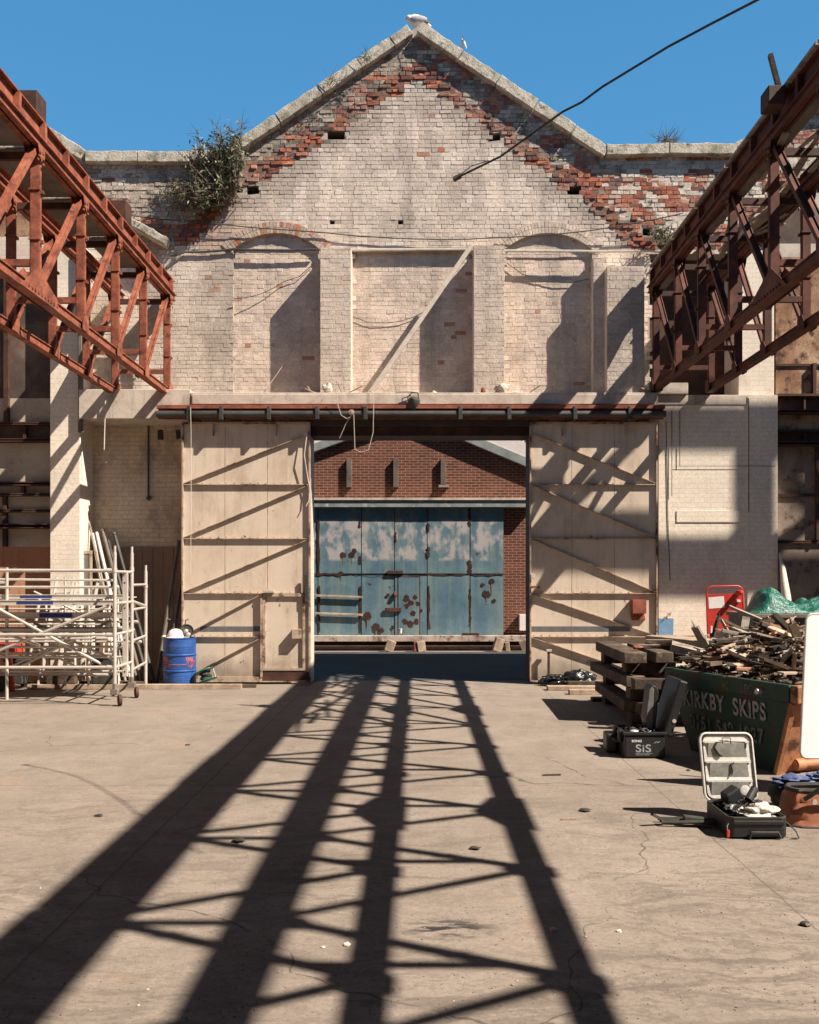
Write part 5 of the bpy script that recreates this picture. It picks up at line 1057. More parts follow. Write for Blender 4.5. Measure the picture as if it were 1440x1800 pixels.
def stencil(txt, a, z, size, sx, par, off=.006, tilt=0.0, mt=None, plane=0):
    Mx = Matrix.Identity(4); n_ = -v_
    org = S(a, 0, z)+n_*off; sl_ = Vector((0,0,1)) if plane else (Vector((0,0,1))*zr+(-v_*.05)).normalized()
    for i in range(3): Mx[i][0] = u[i]; Mx[i][1] = sl_[i]; Mx[i][2] = n_[i]; Mx[i][3] = org[i]
    obj('stencil_lettering', text_mb(txt, size, Mx, .003, sx, .006, 1.12), mt or m_sten, par)
def soff(z): return .012-.05*(1-z/zr)
stencil('KIRKBY  SKIPS', .28, .51, .25, .76, sdp, soff(.53)); stencil('0151 549 1027', .38, .27, .21, .82, sdp, soff(.29), mt=mat('faded_stencil', (.018,.045,.035), (.26,.27,.25), scale=12, bump=.2))
stencil('NO FIRE', .04, HZ-.135, .12, .55, r1, .037, mt=mat('faint_stencil', (.045,.06,.05), (.15,.15,.13), scale=16, bump=.2), plane=1); stencil('NO', .98, HZ-.135, .12, .6, r1, .037, mt=bpy.data.materials['faint_stencil'], plane=1); stencil('LEVEL', 1.28, HZ-.135, .12, .6, r1, .037, mt=bpy.data.materials['faint_stencil'], plane=1)
# rubble fill and broken boards heaped in the skip
m_debris = mat('splintered_debris', (.045,.032,.026), (.13,.09,.065), (.34,.25,.18), scale=9, bump=1.0, bdist=.02)
m_wd = [mat('dark_burnt_board', (.035,.027,.023), (.08,.06,.048), scale=5, bump=.6), mat('brown_board', (.12,.085,.06), (.24,.17,.125), scale=5, bump=.6), mat('pale_board', (.34,.26,.19), (.50,.40,.31), scale=5, bump=.6), mat('fresh_split_wood', (.48,.25,.14), (.60,.35,.22), scale=5, bump=.6), m_board_grey]
hp = lambda a, b: HZ-.02+.50*math.sin(max(0, min(1, (b+.1)/(WT+.5)))*math.pi*.62)*(.75+.3*math.sin(a*2.2+.6))
gm = MB(); nu, nv = 30, 22; vs = []
for i in range(nu+1):
    for j in range(nv+1):
        a, b = .05+(LT-.15)*i/nu, .05+(WT-.1)*j/nv; vs.append(S(a, b, hp(a, b)-.14+.10*noise.noise(Vector((a*5, b*5, 2)))+ru(-.015,.015)))
gm.add(vs, [(i*(nv+1)+j, (i+1)*(nv+1)+j, (i+1)*(nv+1)+j+1, i*(nv+1)+j+1) for i in range(nu) for j in range(nv)])
for k in range(900):
    a, b = ru(.03, LT-.08), ru(.03, WT); c = S(a, b, hp(a, b)-.08+ru(-.03,.06)); th = ru(0, 6.28); L = ru(.03, .12); gm.bar(c, c+Vector((math.cos(th)*L, math.sin(th)*L, ru(-.04,.06))), ru(.008,.03), ru(.005,.015))
tag(obj('timber_rubble', gm, m_debris, at=tuple(S(LT/2, WT/2, HZ))), 'mass of splinters and small wood rubble filling the skip', 'rubble', kind='stuff')
def board(c, d, L, wd, th, mt, label, group='broken boards heaped in the skip', nm='broken_board', jag=True):
    d = Vector(d).normalized(); c = Vector(c); m_ = MB(); e = c+d*L; m_.bar(c, e, wd, th, (ru(-.3,.3), ru(-.3,.3), 1), w2=wd*ru(.75,1), h2=th)
    if jag:
        for k in range(2): m_.bar(e-d*.02, e+d*ru(.04,.12), wd*ru(.15,.35), th*.8, (0,0,1), w2=.004, h2=.004)
    o = obj(nm, m_, mt, at=tuple(c)); tag(o, label, 'board', group); return o
for k in range(150):
    a, b = ru(.10, LT-.15), ru(.14, WT); th = ru(0, 6.28); L = ru(.15, .30) if b < .35 else ru(.2, .62); d = Vector((math.cos(th), math.sin(th), ru(-.05,.25) if b < .35 else ru(-.12,.4))); c = S(a, b, hp(a, b)-.06+ru(0, .07))-d*L*.5
    m_i = random.choices([0,1,2,3,4], [3,4,4,.7,3])[0]
    board(c, d, L, ru(.03,.14), ru(.012,.045), m_wd[m_i], ('short charred black board lying in the tangle of wood heaped in the skip', 'short dull brown board lying in the tangle of wood heaped in the skip', 'short pale board lying in the tangle of wood heaped in the skip', 'short freshly split orange board in the tangle of wood heaped in the skip', 'short weathered grey board lying in the tangle of wood heaped in the skip')[m_i])
big = [((1245,1145),(1222,1102), 12.0,.13,.035,4,'upright grey board sticking out at the left end of the heap'), ((1282,1066),(1340,1090),12.2,.10,.03,4,'long grey board slanting down to the right in front of the red panel'), ((1258,1084),(1305,1106),11.6,.06,.03,1,'thin brown lath slanting in front of the red panel'), ((1268,1090),(1296,1138),11.4,.045,.03,2,'thin pale lath leaning steeply against the heap'), ((1250,1135),(1262,1088),11.6,.08,.03,0,'dark bent board standing left of the thin pale lath'), ((1340,1090),(1440,1150),11.0,.09,.05,1,'stout brown joist slanting down to the right edge'), ((1360,1080),(1450,1170),10.6,.11,.05,0,'long dark joist slanting down behind the white panel'), ((1352,1138),(1384,1112),10.4,.06,.03,2,'pale board rising to the split orange wood'), ((1372,1108),(1440,1140),10.9,.05,.03,3,'freshly split orange wood near the right end of the heap'), ((1250,1120),(1380,1105),11.8,.12,.10,0,'thick black charred beam lying across the heap'), ((1340,1150),(1420,1140),10.2,.10,.04,0,'dark plank lying level at the right of the heap'), ((1312,1085),(1308,1110),11.9,.09,.03,4,'short grey stump standing in front of the red panel'), ((1362,1175),(1395,1140),9.7,.08,.03,4,'grey board standing crooked near the white panel'), ((1180,1135),(1245,1152),11.6,.16,.09,4,'wide weathered beam resting on the left end of the skip'), ((1395,1175),(1398,1148),9.4,.03,.03,1,'small upright stake at the right of the heap'), ((1300,1150),(1352,1168),10.1,.09,.03,2,'pale torn board low in the front of the heap'), ((1265,1152),(1300,1130),10.7,.08,.03,1,'brown board low in the middle of the heap'), ((1290,1155),(1330,1118),10.6,.09,.03,2,'pale board with a torn end in the middle of the heap'), ((1210,1150),(1262,1140),10.9,.09,.03,1,'brown board low at the left of the heap'), ((1405,1130),(1392,1095),10.2,.09,.05,1,'brown block standing beside the white panel'), ((1330,1100),(1352,1085),11.4,.05,.03,3,'orange torn stump pointing up behind the charred beam')]
for (p, q, d_, wd, th, mi, lb) in big:
    a = P(p[0], p[1], d_-D); b = P(q[0], q[1], d_-D-.1); board(a, b-a, (b-a).length, wd, th, m_wd[mi], lb, None)
# ---- grey bin with the green tarpaulin, rolled white cloth
dY = 12.6-D; xb0, xb1 = X_(1322, dY), X_(1322, dY)+1.9; zb = H+(VY-1079)/F*12.6
t = thing('metal_bin', 'grey steel bin standing behind the skip under the green tarpaulin', 'bin', ((xb0+xb1)/2, dY+.5, 0)); 
obj('bin_body', MB().add([(xb0+.1, dY+.06, 0), (xb1-.1, dY+.06, 0), (xb1-.1, dY+1.0, 0), (xb0+.1, dY+1.0, 0), (xb0+.03, dY+.03, zb-.06), (xb1-.03, dY+.03, zb-.06), (xb1-.03, dY+1.05, zb-.06), (xb0+.03, dY+1.05, zb-.06)], [(0,1,2,3),(4,5,6,7),(0,1,5,4),(1,2,6,5),(2,3,7,6),(3,0,4,7)]), m_rail, t); obj('bin_rim', MB().box(xb0, xb1, dY-.02, dY+1.08, zb-.059, zb), m_deck, t, bevel=.01)
m_tarp = mat('green_tarpaulin', (.004,.075,.055), (.010,.12,.09), (.025,.18,.14), scale=6, rough=.28, bump=1.0, bscale=9, bdist=.05, spec=.6)
gx, gy = 60, 26; vs = []; 
for i in range(gx+1):
    for j in range(gy+1):
        s_ = i/gx; r_ = j/gy; x = xb0+.05+s_*1.75; y = dY+.02+r_*.8
        e = math.sin(min(1, max(0, r_*1.15))*math.pi)**.6; prof_ = .26*math.exp(-((s_-.16)/.13)**2)+.13*math.exp(-((s_-.62)/.2)**2)+.05
        edge = min(1, s_*9)*min(1, (1-s_)*9)
        cr = .06*noise.noise(Vector((x*8, y*8, 1)))+.13*abs(noise.noise(Vector((x*4.4, y*4+x*2, 5))))
        vs.append((x, y, zb+.006+max(0, prof_*e*edge+cr*e*edge)))
tag(obj('green_tarpaulin', MB().add(vs, [(i*(gy+1)+j, (i+1)*(gy+1)+j, (i+1)*(gy+1)+j+1, i*(gy+1)+j+1) for i in range(gx) for j in range(gy)]), m_tarp, at=(xb0+.9, dY+.4, zb)), 'crumpled shiny green tarpaulin thrown over the grey bin', 'tarpaulin')
q0 = P(1384, 1075, -.5); q1 = P(1371, 972, -.1); q0.z = .3; m_ = MB(); m_.tube([Vector((X_(1392, -.6), -.6, .0)), P(1382, 1050, -.4), P(1376, 1000, -.25), q1], [.10, .085, .05, .008], 10)
tag(obj('folded_cloth', m_, m_white, at=(X_(1392, -.6), -.6, 0), smooth=True), 'narrow white rolled cloth leaning upright behind the green tarpaulin', 'cloth')
# ---- red panel trolley
Y_ = -.75; xa, xb_ = X_(1242, Y_), X_(1306, Y_); z1 = Z_(1031, Y_)
t = thing('red_trolley_board', 'bright red tubular trolley board with white notice and round bell by the white wall', 'trolley', ((xa+xb_)/2, Y_, 0))
r_ = .09; fr = [(xa+.05, Y_, .05), (xa, Y_, z1-r_), (xa+.03, Y_, z1-.03), (xa+r_, Y_, z1), (xb_-r_, Y_, z1+.01), (xb_-.03, Y_, z1-.02), (xb_, Y_, z1-r_), (xb_+.04, Y_, .05)]
obj('tube_frame', MB().tube(fr, .017, 10), m_red, t, smooth=True); obj('panel', MB().add([(xa+.055, Y_-.012, .15), (xb_+.01, Y_-.012, .15), (xb_-.015, Y_-.012, z1-.12), (xa+.012, Y_-.012, z1-.14)]+[(xa+.055, Y_+.006, .15), (xb_+.01, Y_+.006, .15), (xb_-.015, Y_+.006, z1-.12), (xa+.012, Y_+.006, z1-.14)], [(0,1,2,3),(4,5,6,7),(0,1,5,4),(1,2,6,5),(2,3,7,6),(3,0,4,7)]), m_red, t)
obj('notice', MB().add([(X_(1246, Y_), Y_-.016, Z_(1070, Y_)), (X_(1274, Y_), Y_-.016, Z_(1068, Y_)), (X_(1272, Y_), Y_-.016, Z_(1048, Y_)), (X_(1245, Y_), Y_-.016, Z_(1050, Y_))], [(0,1,2,3)]), m_hat, t); obj('notice', MB().box(X_(1249, Y_), X_(1252, Y_), Y_-.016, Y_-.0135, Z_(1122, Y_), Z_(1100, Y_)), m_hat, t); obj('notice', MB().box(X_(1295, Y_), X_(1302, Y_), Y_-.016, Y_-.0135, Z_(1112, Y_), Z_(1098, Y_)), m_hat, t)
obj('alarm_bell', MB().lathe((X_(1297, Y_), Y_-.012, Z_(1042, Y_)), [(.0,-.0),(.05,-.0),(.05,.15),(.035,.18),(.0,.19)], 18, axis=(0,-1,0)), m_red, t, smooth=True); obj('tag_plate', MB().box(X_(1294, Y_), X_(1300, Y_), Y_-.06, Y_-.013, Z_(1058, Y_), Z_(1054, Y_)), m_hat, t)
for x in (xa+.1, xb_-.08): obj('wheel', MB().lathe((x, Y_+.1, .09), [(.0,-.02),(.08,-.02),(.09,0),(.08,.02),(.0,.02)], 16, axis=(1,0,0)), m_dk, t, smooth=True)
obj('axle', MB().tube([(xa+.05, Y_+.1, .09), (xb_, Y_+.1, .09)], .01, 6), m_dk, t); obj('base_plate', MB().box(xa+.08, xb_-.02, Y_-.005, Y_+.16, .16, .18), m_red, t)
c = P(1176, 1080, -.03); tag(obj('hanging_trowel', MB().bar(P(1177, 1079, -.05), P(1167, 1088, -.05), .012, .012).add([P(1172, 1079, -.05), P(1181, 1076, -.05), P(1178, 1084, -.05)], [(0,1,2)]), m_timber, at=tuple(c)), 'small trowel-like tool hanging on the white wall over the blue patch', 'tool')
# ---- white reflector panel
d_ = 8.25; Y = d_-D; xl, zt_, zb__ = X_(1407, Y), H+(VY-1079)/F*d_, H+(VY-1332)/F*d_
t = thing('reflector_panel', 'big white rounded photographic reflector panel standing at the right edge', 'reflector', (xl+.55, Y, 0))
pts = []; w_ = 1.05; r_ = .06
for (cx_, cz_, a0) in ((w_-r_, r_, -90), (w_-r_, zt_-zb__-r_, 0), (r_, zt_-zb__-r_, 90), (r_, r_, 180)):
    for k in range(7): a = R(a0+15*k); pts.append((cx_+r_*math.cos(a), cz_+r_*math.sin(a)))
tl = lambda x, z: Vector((xl+x+.052*z/(zt_-zb__)*1.1, Y+.05*x, zb__+z-.02*x))
m_refl = mat('white_fabric', (.82,.81,.85), (.86,.85,.89), scale=2, rough=.8, bump=.3, bscale=6, bdist=.01, fine=.03)
fr = [tl(a, b) for a, b in pts]; k_ = len(fr); obj('fabric', MB().add(fr+[p+Vector((0,.015,0)) for p in fr], [tuple(range(k_)), tuple(range(2*k_-1, k_-1, -1))]+[(i, (i+1) % k_, (i+1) % k_+k_, i+k_) for i in range(k_)]), m_refl, t)
obj('rim_wire', MB().tube([p+Vector((0,.007,0)) for p in fr], .011, 8, closed=True), m_alu, t, smooth=True)
obj('stand', MB().tube([(xl+.8, Y+.08, .02), (xl+.8, Y+.08, 1.9)], .016, 8).tube([(xl+.8, Y+.08, .5), (xl+.45, Y+.3, 0)], .012, 8).tube([(xl+.8, Y+.08, .5), (xl+1.2, Y+.3, 0)], .012, 8).tube([(xl+.8, Y+.08, .5), (xl+.85, Y-.35, 0)], .012, 8), m_dk, t)
# ---- black equipment case with lid up and foam insert
m_case = mat('case_black', (.010,.010,.011), (.018,.018,.019), scale=6, rough=.45, bump=.2, spec=.5); m_foam = mat('grey_foam', (.10,.10,.095), (.17,.165,.155), scale=8, rough=.9, bump=.5)
Yc = 9.95-D; xc0, xc1 = X_(1098, Yc), X_(1170, Yc); 
t = thing('equipment_case', 'black hard equipment case standing open with its lid up in front of the skip', 'case', ((xc0+xc1)/2, Yc+.25, 0))
yb_ = Yc+.52
cs = MB(); cs.box(xc0, xc1, Yc, yb_, .01, .25); obj('case_body', cs, m_case, t, bevel=.02)
obj('case_rim', MB().box(xc0-.012, xc1+.012, Yc-.012, Yc+.02, .25, .285).box(xc0-.012, xc1+.012, yb_-.02, yb_+.012, .25, .285).box(xc0-.012, xc0+.02, Yc+.021, yb_-.021, .25, .285).box(xc1-.02, xc1+.012, Yc+.021, yb_-.021, .25, .285), m_case, t, bevel=.006)
for y in (Yc+.08, Yc+.32): obj('latch', MB().box(xc0-.045, xc0-.013, y, y+.09, .17, .29), m_case, t, bevel=.01)
obj('carry_handle', MB().tube([(xc0-.01, Yc+.14, .16), (xc0-.07, Yc+.16, .17), (xc0-.07, Yc+.34, .17), (xc0-.01, Yc+.36, .16)], .014, 8), m_case, t)
obj('corner_boss', MB().box(xc0-.13, xc0-.012, yb_-.22, yb_, .01, .22), m_case, t, bevel=.02)
ld = MB(); p0 = Vector((xc1-.02, 0, .27)); up_ = Vector((.30, 0, 1)).normalized(); nn = Vector((up_.z, 0, -up_.x)); L = .60
def lidp(a, b, y): q = p0+up_*a+nn*b; return (q.x, y, q.z)
ld.add([lidp(0, 0, Yc), lidp(L, 0, Yc), lidp(L, .10, Yc), lidp(-.03, .10, Yc), lidp(0, 0, yb_), lidp(L, 0, yb_), lidp(L, .10, yb_), lidp(-.03, .10, yb_)], [(0,1,2,3),(4,5,6,7),(0,1,5,4),(1,2,6,5),(2,3,7,6),(3,0,4,7)]); obj('lid', ld, m_case, t, bevel=.02)
obj('lid_badge', MB().lathe(Vector(lidp(.16, .07, Yc-.003)), [(.0,0),(.022,0),(.022,.003),(.0,.003)], 14, axis=(0,-1,0)), m_alu, t)
m_lab2 = mat('grey_print', (.26,.28,.30), (.36,.38,.40), scale=20, bump=.05)
def fronttext(txt, x, z, size, sx=1, bold=0, mt=m_lab2, y=None, sp=1.0, par=None):
    Mx = Matrix(((1,0,0,x),(0,0,-1,(y if y is not None else Yc)-.002),(0,1,0,z),(0,0,0,1))); obj('printed_lettering', text_mb(txt, size, Mx, .002, sx, bold, sp), mt, par or t)
fronttext('SiS', xc0+.115, .072, .115, 1.25, .0015, sp=1.05); fronttext('SCIENCE IN SPORT', xc0+.118, .036, .018, 1.0); obj('print_line', MB().box(xc0+.115, xc0+.30, Yc-.003, Yc-.001, .056, .059), m_lab2, t); fronttext('SONG', xc0+.075, .178, .035, 1.1, .001, m_hat)
obj('print_mark', MB().bar((xc1-.12, Yc-.002, .165), (xc1-.095, Yc-.002, .185), .006, .002, (0,1,0)).bar((xc1-.095, Yc-.002, .185), (xc1-.085, Yc-.002, .17), .006, .002, (0,1,0)).bar((xc1-.085, Yc-.002, .17), (xc1-.06, Yc-.002, .187), .006, .002, (0,1,0)), m_lab2, t)
f0 = Vector((xc0+.285, Yc+.20, .27)); ft = MB(); pf = [f0+Vector((.02,0,.0)), f0+Vector((-.015,0,.12)), f0+Vector((.01,0,.3)), f0+Vector((.03,0,.46)), f0+Vector((.06,0,.50)), f0+Vector((.10,0,.48)), f0+Vector((.13,0,.42)), f0+Vector((.11,0,.2)), f0+Vector((.09,0,0))]
ft.prism([(p.x, p.z) for p in pf], Yc+.18, Yc+.42, 'y'); tag(obj('foam_insert', ft, m_case, at=tuple(f0), bevel=.01), 'black foam insert standing upright out of the open equipment case', 'foam insert')
tag(obj('foam_pad', MB().prism([(p.x, p.z) for p in [f0+Vector((.005,0,.02)), f0+Vector((-.02,0,.12)), f0+Vector((.0,0,.3)), f0+Vector((.02,0,.45)), f0+Vector((.05,0,.485)), f0+Vector((.07,0,.45)), f0+Vector((.05,0,.02))]], Yc+.155, Yc+.179, 'y'), m_foam, at=tuple(f0), bevel=.006), 'worn grey padding on the front of the upright foam insert', 'padding')
m_ = MB()
for k in range(26):
    c = Vector((xc0+ru(.04,.30), Yc+ru(.06,.4), .275)); a = ru(0,6.28); m_.tube([c+Vector((.05*math.cos(a+j), .05*math.sin(a+j), .02*math.sin(j*1.3)+.012)) for j in range(6)], .006, 5)
tag(obj('cable_tangle', m_, m_case, at=(xc0+.15, Yc+.2, .27)), 'tangle of black cables lying in the open equipment case', 'cables', kind='stuff')
tag(obj('small_puck', MB().blob((xc0+.115, Yc+.06, .285), (.05,.035,.018), 2, .05), m_alu, at=(xc0+.115, Yc+.06, .28), smooth=True), 'small silver oval gadget on the front edge of the equipment case', 'gadget')
# ---- roller camera suitcase
Ys_ = 6.87-D; xs_, xe_ = X_(1281, Ys_), X_(1386, Ys_); yr = Ys_+.56
t = thing('camera_suitcase', 'black roller camera suitcase open on the ground, pale clear-pocketed lid upright', 'suitcase', ((xs_+xe_)/2, Ys_+.28, 0))
def rrect(x0_, x1_, y0_, y1_, r_, n_=5):
    q = []
    for (cx_, cy_, a0) in ((x1_-r_, y0_+r_, -90), (x1_-r_, y1_-r_, 0), (x0_+r_, y1_-r_, 90), (x0_+r_, y0_+r_, 180)):
        for k in range(n_+1): a = R(a0+90*k/n_); q.append((cx_+r_*math.cos(a), cy_+r_*math.sin(a)))
    return q
sk = -.02
def ring(o_, i_, z0, z1, mt, nm, mb=None):
    n_ = len(o_); vs = [(x, y, z0) for x, y in o_]+[(x, y, z1) for x, y in o_]+[(x, y, z1) for x, y in i_]+[(x, y, z0+.02) for x, y in i_]
    fs = []
    for i in range(n_):
        j = (i+1) % n_; fs += [(i, j, j+n_, i+n_), (i+n_, j+n_, j+2*n_, i+2*n_), (i+2*n_, j+2*n_, j+3*n_, i+3*n_)]
    fs += [tuple(range(n_)), tuple(range(3*n_, 4*n_))]; return obj(nm, MB().add(vs, fs), mt, t, bevel=.004)
ring(rrect(xs_, xe_, Ys_, yr, .05), rrect(xs_+.025, xe_-.025, Ys_+.025, yr-.025, .035), .015, .155, m_case, 'case_shell')
obj('zip_piping', MB().tube([(x, y, .157) for x, y in rrect(xs_+.006, xe_-.006, Ys_+.006, yr-.006, .05)], .007, 6, closed=True), m_dk, t)
obj('front_band', MB().box(xs_+.03, xe_-.03, Ys_-.012, Ys_+.01, .105, .14), m_case, t, bevel=.008)
hd = [(xs_+.15, Ys_-.012, .01), (xs_+.16, Ys_-.02, .055), (xe_-.08, Ys_-.02, .055), (xe_-.06, Ys_-.012, .01)]; obj('foot_handle', MB().tube(hd, .010, 8), m_dk, t, smooth=True)
for x in (xs_+.04, xe_-.04): obj('wheel', MB().lathe((x, yr-.02, .03), [(.0,-.02),(.028,-.02),(.03,0),(.028,.02),(.0,.02)], 14, axis=(1,0,0)), m_dk, t)
# lid
lx0, lx1 = xs_+.005, xe_-.02; ll = .53; ly = yr+.01; lean = .05
def LP(a, z, dy=0): return Vector((lx0+a-.035*z/ll, ly+lean*z/ll+dy, .15+z))
rr_ = [(a, b) for a, b in rrect(0, lx1-lx0, 0, ll, .055, 6)]
def lidring(ins, dy0, dy1, nm, mt):
    q = [(a+(ins if a < .2 else -ins)*1.0, b+(ins if b < .2 else -ins)) for a, b in rr_]; n_ = len(q)
    return obj(nm, MB().add([LP(a, b, dy0) for a, b in q]+[LP(a, b, dy1) for a, b in q], [tuple(range(n_)), tuple(range(2*n_-1, n_-1, -1))]+[(i, (i+1) % n_, (i+1) % n_+n_, i+n_) for i in range(n_)]), mt, t)
m_lin = mat('pale_lid_lining', (.60,.57,.52), (.72,.69,.65), scale=7, rough=.6, bump=.5); m_mesh = mat('grey_clear_pocket', (.20,.20,.18), (.32,.31,.28), scale=9, rough=.3, bump=.6, spec=.6)
lidring(0, 0, .05, 'lid_shell', m_case); lidring(.014, -.006, -.0005, 'lid_lining', m_lin)
obj('lid_piping', MB().tube([LP(a, b, -.006) for a, b in rr_], .009, 6, closed=True), m_lin, t, smooth=True); obj('lid_zip', MB().tube([LP(a+(.016 if a < .2 else -.016), b+(.016 if b < .2 else -.016), -.009) for a, b in rr_], .004, 6, closed=True), m_dk, t)
wl = lx1-lx0
for (za, zb_) in ((.345, .455), (.19, .30), (.05, .15)):
    pk_ = obj('clear_pocket', MB().add([LP(.05, za, -.008), LP(wl-.05, za, -.008), LP(wl-.06, zb_, -.02), LP(.06, zb_, -.02)], [(0,1,2,3)]), m_mesh, t)
    obj('pocket_hem', MB().bar(LP(.03, zb_+.008, -.016), LP(wl-.03, zb_+.008, -.016), .010, .016, (0,0,1)), m_lin, pk_)
obj('lid_handle', MB().tube([LP(wl*.42, .455, -.02), LP(wl*.42, .495, -.02), LP(wl*.58, .495, -.02), LP(wl*.58, .455, -.02)], .004, 5), m_dk, t); obj('pocket_strap', MB().tube([LP(wl*.28, .46, -.02), LP(wl*.5, .468, -.02), LP(wl*.85, .462, -.02), LP(wl*.87, .42, -.02)], .004, 5).tube([LP(wl*.60, .30, -.02), LP(wl*.54, .29, -.022), LP(wl*.56, .24, -.022), LP(wl*.53, .20, -.022)], .006, 5).tube([LP(wl*.30, .46, -.02), LP(wl*.25, .42, -.02), LP(wl*.32, .37, -.02), LP(wl*.38, .35, -.02)], .009, 5), m_dk, t)
tag(obj('white_disc', MB().lathe(LP(wl*.76, .085, -.022), [(.0,0),(.04,0),(.04,.006),(.034,.008),(.0,.006)], 20, axis=(0,-1,0)), m_hat, at=tuple(LP(wl*.76, .085, -.022)), smooth=True), 'white round disc in the lowest clear pocket of the suitcase lid', 'disc')
# contents
m_gear = mat('gear_dark', (.015,.015,.015), (.05,.048,.045), scale=10, rough=.4, bump=.5, spec=.5); m_cloth = mat('crumpled_pale_cloth', (.50,.46,.41), (.62,.58,.53), scale=6, bump=1.0, bscale=12, bdist=.02)
m_ = MB()
for k in range(70):
    c = Vector((ru(xs_+.06, xe_-.06), ru(Ys_+.12, yr-.06), ru(.11,.17))); m_.obox(c, (ru(.02,.09), ru(.02,.08), ru(.01,.04)), (ru(-1,1), ru(-1,1), ru(0,3)))
for k in range(14):
    c = Vector((ru(xs_+.1, xe_-.1), ru(Ys_+.1, yr-.1), .175)); a = ru(0,6); m_.tube([c+Vector((.06*math.cos(a+j*.8), .05*math.sin(a+j*.8), .012*math.sin(j))) for j in range(7)], .004, 5)
tag(obj('camera_gear', m_, m_gear, at=((xs_+xe_)/2, Ys_+.3, .12)), 'jumble of small black camera gear and leads in the open suitcase', 'gear', kind='stuff')
c = Vector((xs_+.15, Ys_+.40, .235)); tag(obj('lens_hood', MB().obox(c, (.15,.10,.10), (.2,-.45,.35), taper=.85), m_case, at=tuple(c), bevel=.012), 'square dark grey lens hood sticking up in the suitcase by its lid', 'lens hood')
c = Vector((xs_+.28, Ys_+.38, .20)); tag(obj('lens_tube', MB().tube([c, c+Vector((.07,.05,.08))], .032, 14), m_gear, at=tuple(c)), 'short black tube beside the lens hood in the suitcase', 'lens')
tag(obj('crumpled_cloth', MB().blob((xs_+.27, Ys_+.12, .165), (.13,.07,.06), 5, .35, 4, 2.2, flat=-.02), m_cloth, at=(xs_+.27, Ys_+.12, .15)), 'crumpled pale cloth lying at the front of the open suitcase', 'cloth')
t2 = thing('luggage_tag', 'orange luggage tag hanging on the left front corner of the suitcase', 'tag', (xs_-.012, Ys_-.012, .06)); obj('tag_body', MB().obox((xs_-.008, Ys_-.014, .045), (.022,.010,.055), (0,.05,0)), m_red, t2, bevel=.005); obj('tag_loop', MB().tube([(xs_-.012, Ys_-.012, .072), (xs_-.016, Ys_-.012, .10), (xs_-.004, Ys_-.012, .12)], .003, 5), m_alu, t2)
obj('side_strap', MB().tube([(xe_, Ys_+.08, .12), (xe_+.06, Ys_+.02, .06), (xe_+.075, Ys_-.01, .012), (xe_+.02, Ys_-.01, .010)], .006, 6), m_dk, t)
# small clamps / folded stand on the ground left of the suitcase
t = thing('folded_light_stand', 'small black folded stand lying on the ground to the left of the suitcase', 'stand', (1.95, Ys_+.45, 0))
for k in range(3): obj('stand_leg', MB().tube([(xs_-.02, Ys_+.30+.05*k, .05), (xs_-.40, Ys_+.36+.06*k, .03)], .014, 8), m_dk, t)
obj('stand_head', MB().obox((xs_-.12, Ys_+.36, .05), (.22,.06,.05), (0,.1,-.1)), m_dk, t, bevel=.008); obj('stand_clamp', MB().bar((xs_-.36, Ys_+.40, .03), (xs_-.48, Ys_+.34, .10), .03, .02), m_dk, t)
# ---- tan holdall and blue bag
m_tan = mat('tan_canvas', (.26,.10,.052), (.36,.145,.08), scale=4, rough=.7, bump=.8, bscale=20); 
Yt = 7.15-D; xt0 = X_(1394, Yt)
t = thing('tan_holdall', 'tan leather holdall with black trim standing open behind the suitcase at the right edge', 'bag', (xt0+.3, Yt+.15, 0))
bp = MB(); nx_, nz_ = 14, 8; vs = []
hb = lambda s_: .27+.03*math.sin(s_*5)
ringn = 26
for k in range(7):
    f = k/6
    for i in range(ringn):
        a = 2*math.pi*i/ringn; ex = math.copysign(abs(math.cos(a))**.55, math.cos(a)); ey = math.copysign(abs(math.sin(a))**.55, math.sin(a)); sc = 1.04-.16*f*f
        vs.append((xt0+.33+.33*sc*ex+.012*noise.noise(Vector((a*2, f*3, 1)))*3, Yt+.19+.17*(1.05-.35*f)*ey+.012*noise.noise(Vector((a*2.5, f*4, 4)))*3, .005+f*.27))
bp.add(vs, [(k*ringn+i, k*ringn+(i+1) % ringn, (k+1)*ringn+(i+1) % ringn, (k+1)*ringn+i) for k in range(6) for i in range(ringn)]+[tuple(range(ringn))]); obj('bag_body', bp, m_tan, t, smooth=True)
obj('top_trim', MB().tube([vs[6*ringn+i] for i in range(ringn)], .020, 8, closed=True), m_dk, t, smooth=True); obj('base_trim', MB().tube([vs[i] for i in range(ringn)], .010, 8, closed=True), m_dk, t)
obj('inner_lining', MB().add([(v[0], v[1], v[2]-.06) for v in vs[6*ringn:]], [tuple(range(ringn))]), m_gear, t)
obj('carry_strap', MB().tube([(xt0+.10, Yt+.03, .22), (xt0+.22, Yt-.03, .33), (xt0+.36, Yt-.02, .30), (xt0+.42, Yt+.0, .15), (xt0+.40, Yt-.03, .05)], .018, 8), m_dk, t, smooth=True); obj('buckle', MB().lathe((xt0+.16, Yt-.01, .21), [(.0,-.01),(.02,-.01),(.02,.01),(.0,.01)], 12, axis=(0,1,0)), m_alu, t)
Yq = 7.75-D; xq = X_(1372, Yq)
t = thing('denim_bag', 'black rucksack with blue denim clothing spilling out behind the tan holdall', 'bag', (xq+.2, Yq, 0)); obj('bag_shell', MB().blob((xq+.20, Yq, .13), (.30,.17,.13), 9, .12, 3, 2, flat=-.13), m_dk, t, smooth=True)
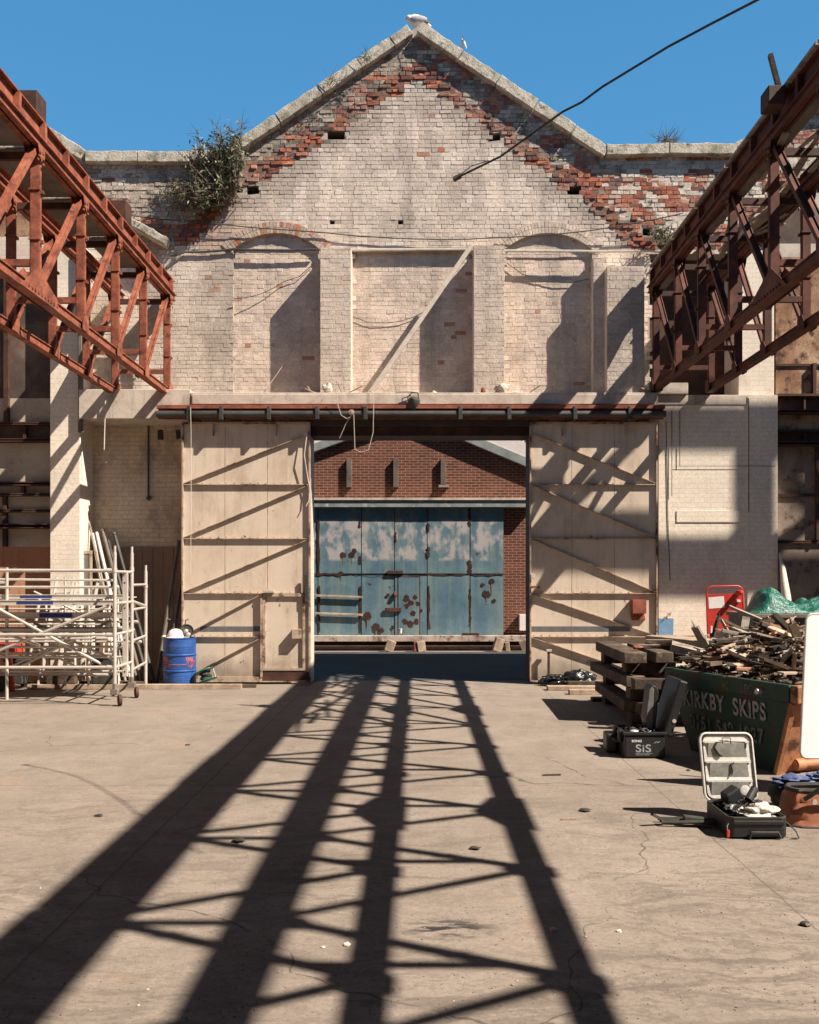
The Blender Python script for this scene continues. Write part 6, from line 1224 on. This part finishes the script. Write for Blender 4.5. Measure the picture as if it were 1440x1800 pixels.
tag(obj('denim_shirt', MB().blob((xq+.10, Yq-.04, .25), (.17,.10,.045), 5, .4, 4, 2.6).blob((xq+.33, Yq-.05, .26), (.13,.10,.06), 11, .4, 4, 3), mat('blue_denim', (.03,.045,.12), (.09,.12,.25), (.20,.24,.38), scale=7, bump=1.0, bscale=14, bdist=.02), at=(xq+.2, Yq, .25)), 'crumpled blue denim shirt on top of the black rucksack', 'shirt')
tag(obj('curved_hose', MB().tube([(xq+.36, Yq+.2, .05), (xq+.42, Yq+.2, .28), (xq+.55, Yq+.2, .40), (xq+.8, Yq+.2, .43)], .022, 10), m_deck, at=(xq+.4, Yq+.2, .05), smooth=True), 'grey curved hose rising beside the denim shirt at the right edge', 'hose')
# ---- bits on the ground
bits = [(970, 1364, .09, 'dark thin stick lying alone on the floor left of the equipment case', m_sleeper, 'stick'), (1000, 1442, .06, 'pale short stick lying alone in the middle right of the floor', m_timber, 'stick'), (1028, 1426, .05, 'small dark chip near the suitcase shadow', m_rail, 'chip'), (610, 1662, .020, 'pale pebble in the left foreground between two shadows', m_white, 'pebble'), (568, 1666, .011, 'tiny white pebble left of the pale one', m_hat, 'pebble'), (972, 1636, .022, 'grey pebble just right of the long shadow in the foreground', m_conc, 'pebble'), (1088, 1638, .014, 'tiny pale pebble in the right foreground', m_white, 'pebble'), (1415, 1627, .03, 'dark stone near the right edge of the foreground', m_rail, 'stone'), (174, 1435, .035, 'dark scrap on the sunlit floor at the left', m_rail, 'scrap'), (834, 1493, .04, 'dark leaf-like scrap in the middle of the lit strip', m_rail, 'scrap'), (330, 1310, .03, 'small brown chip on the left part of the floor', m_sleeper, 'chip'), (420, 1480, .05, 'dark flat scrap inside the broad left shadow', m_rail, 'scrap'), (1210, 1355, .02, 'small dark stone between the suitcase and the case', m_rail, 'stone')]
for i, (px, y, s_, lb, mt, cat) in enumerate(bits):
    g_ = G(px, y); g_ = Vector(g_)
    if cat in ('stick',): m_ = MB().bar(g_+Vector((-s_, 0, .008)), g_+Vector((s_, .02, .010)), .018, .014)
    else: m_ = MB().blob(g_+Vector((0,0,s_*.3)), (s_, s_*.8, s_*.55 if cat in ('pebble','stone') else s_*.18), i+2, .3, 2, 1.5, flat=-s_*.3)
    tag(obj('ground_'+cat, m_, mt, at=tuple(g_)), lb, cat)
for i in range(45):
    px = ru(40, 1400); y = 1215+560*rnd()**.8; g_ = Vector(G(px, y)); s_ = ru(.004,.009)
    tag(obj('grit_chip', MB().blob(g_+Vector((0,0,s_*.3)), (s_, s_, s_*.6), i, .3, 1, 1.5, flat=-s_*.3), m_conc if rnd() < .8 else m_board_grey, at=tuple(g_)), 'tiny pale stone chip scattered loose on the dusty floor', 'chip', 'loose stone chips on the floor')

gm = MB()
for k in range(2600):
    px = ru(-60, 1500); y = 1222+570*rnd()**1.0; g_ = Vector(G(px, y)); s_ = ru(.0015, .0045); gm.obox(g_+Vector((0,0,s_*.4)), (s_*ru(1,2.5), s_*ru(1,2), s_), (ru(-.3,.3), ru(-.3,.3), ru(0,3)))
tag(obj('floor_grit', gm, mat('mixed_grit', (.06,.05,.042), (.22,.18,.15), (.42,.37,.32), scale=40, bump=.3)), 'fine grit scattered loose over the whole dusty floor', 'grit', kind='stuff')
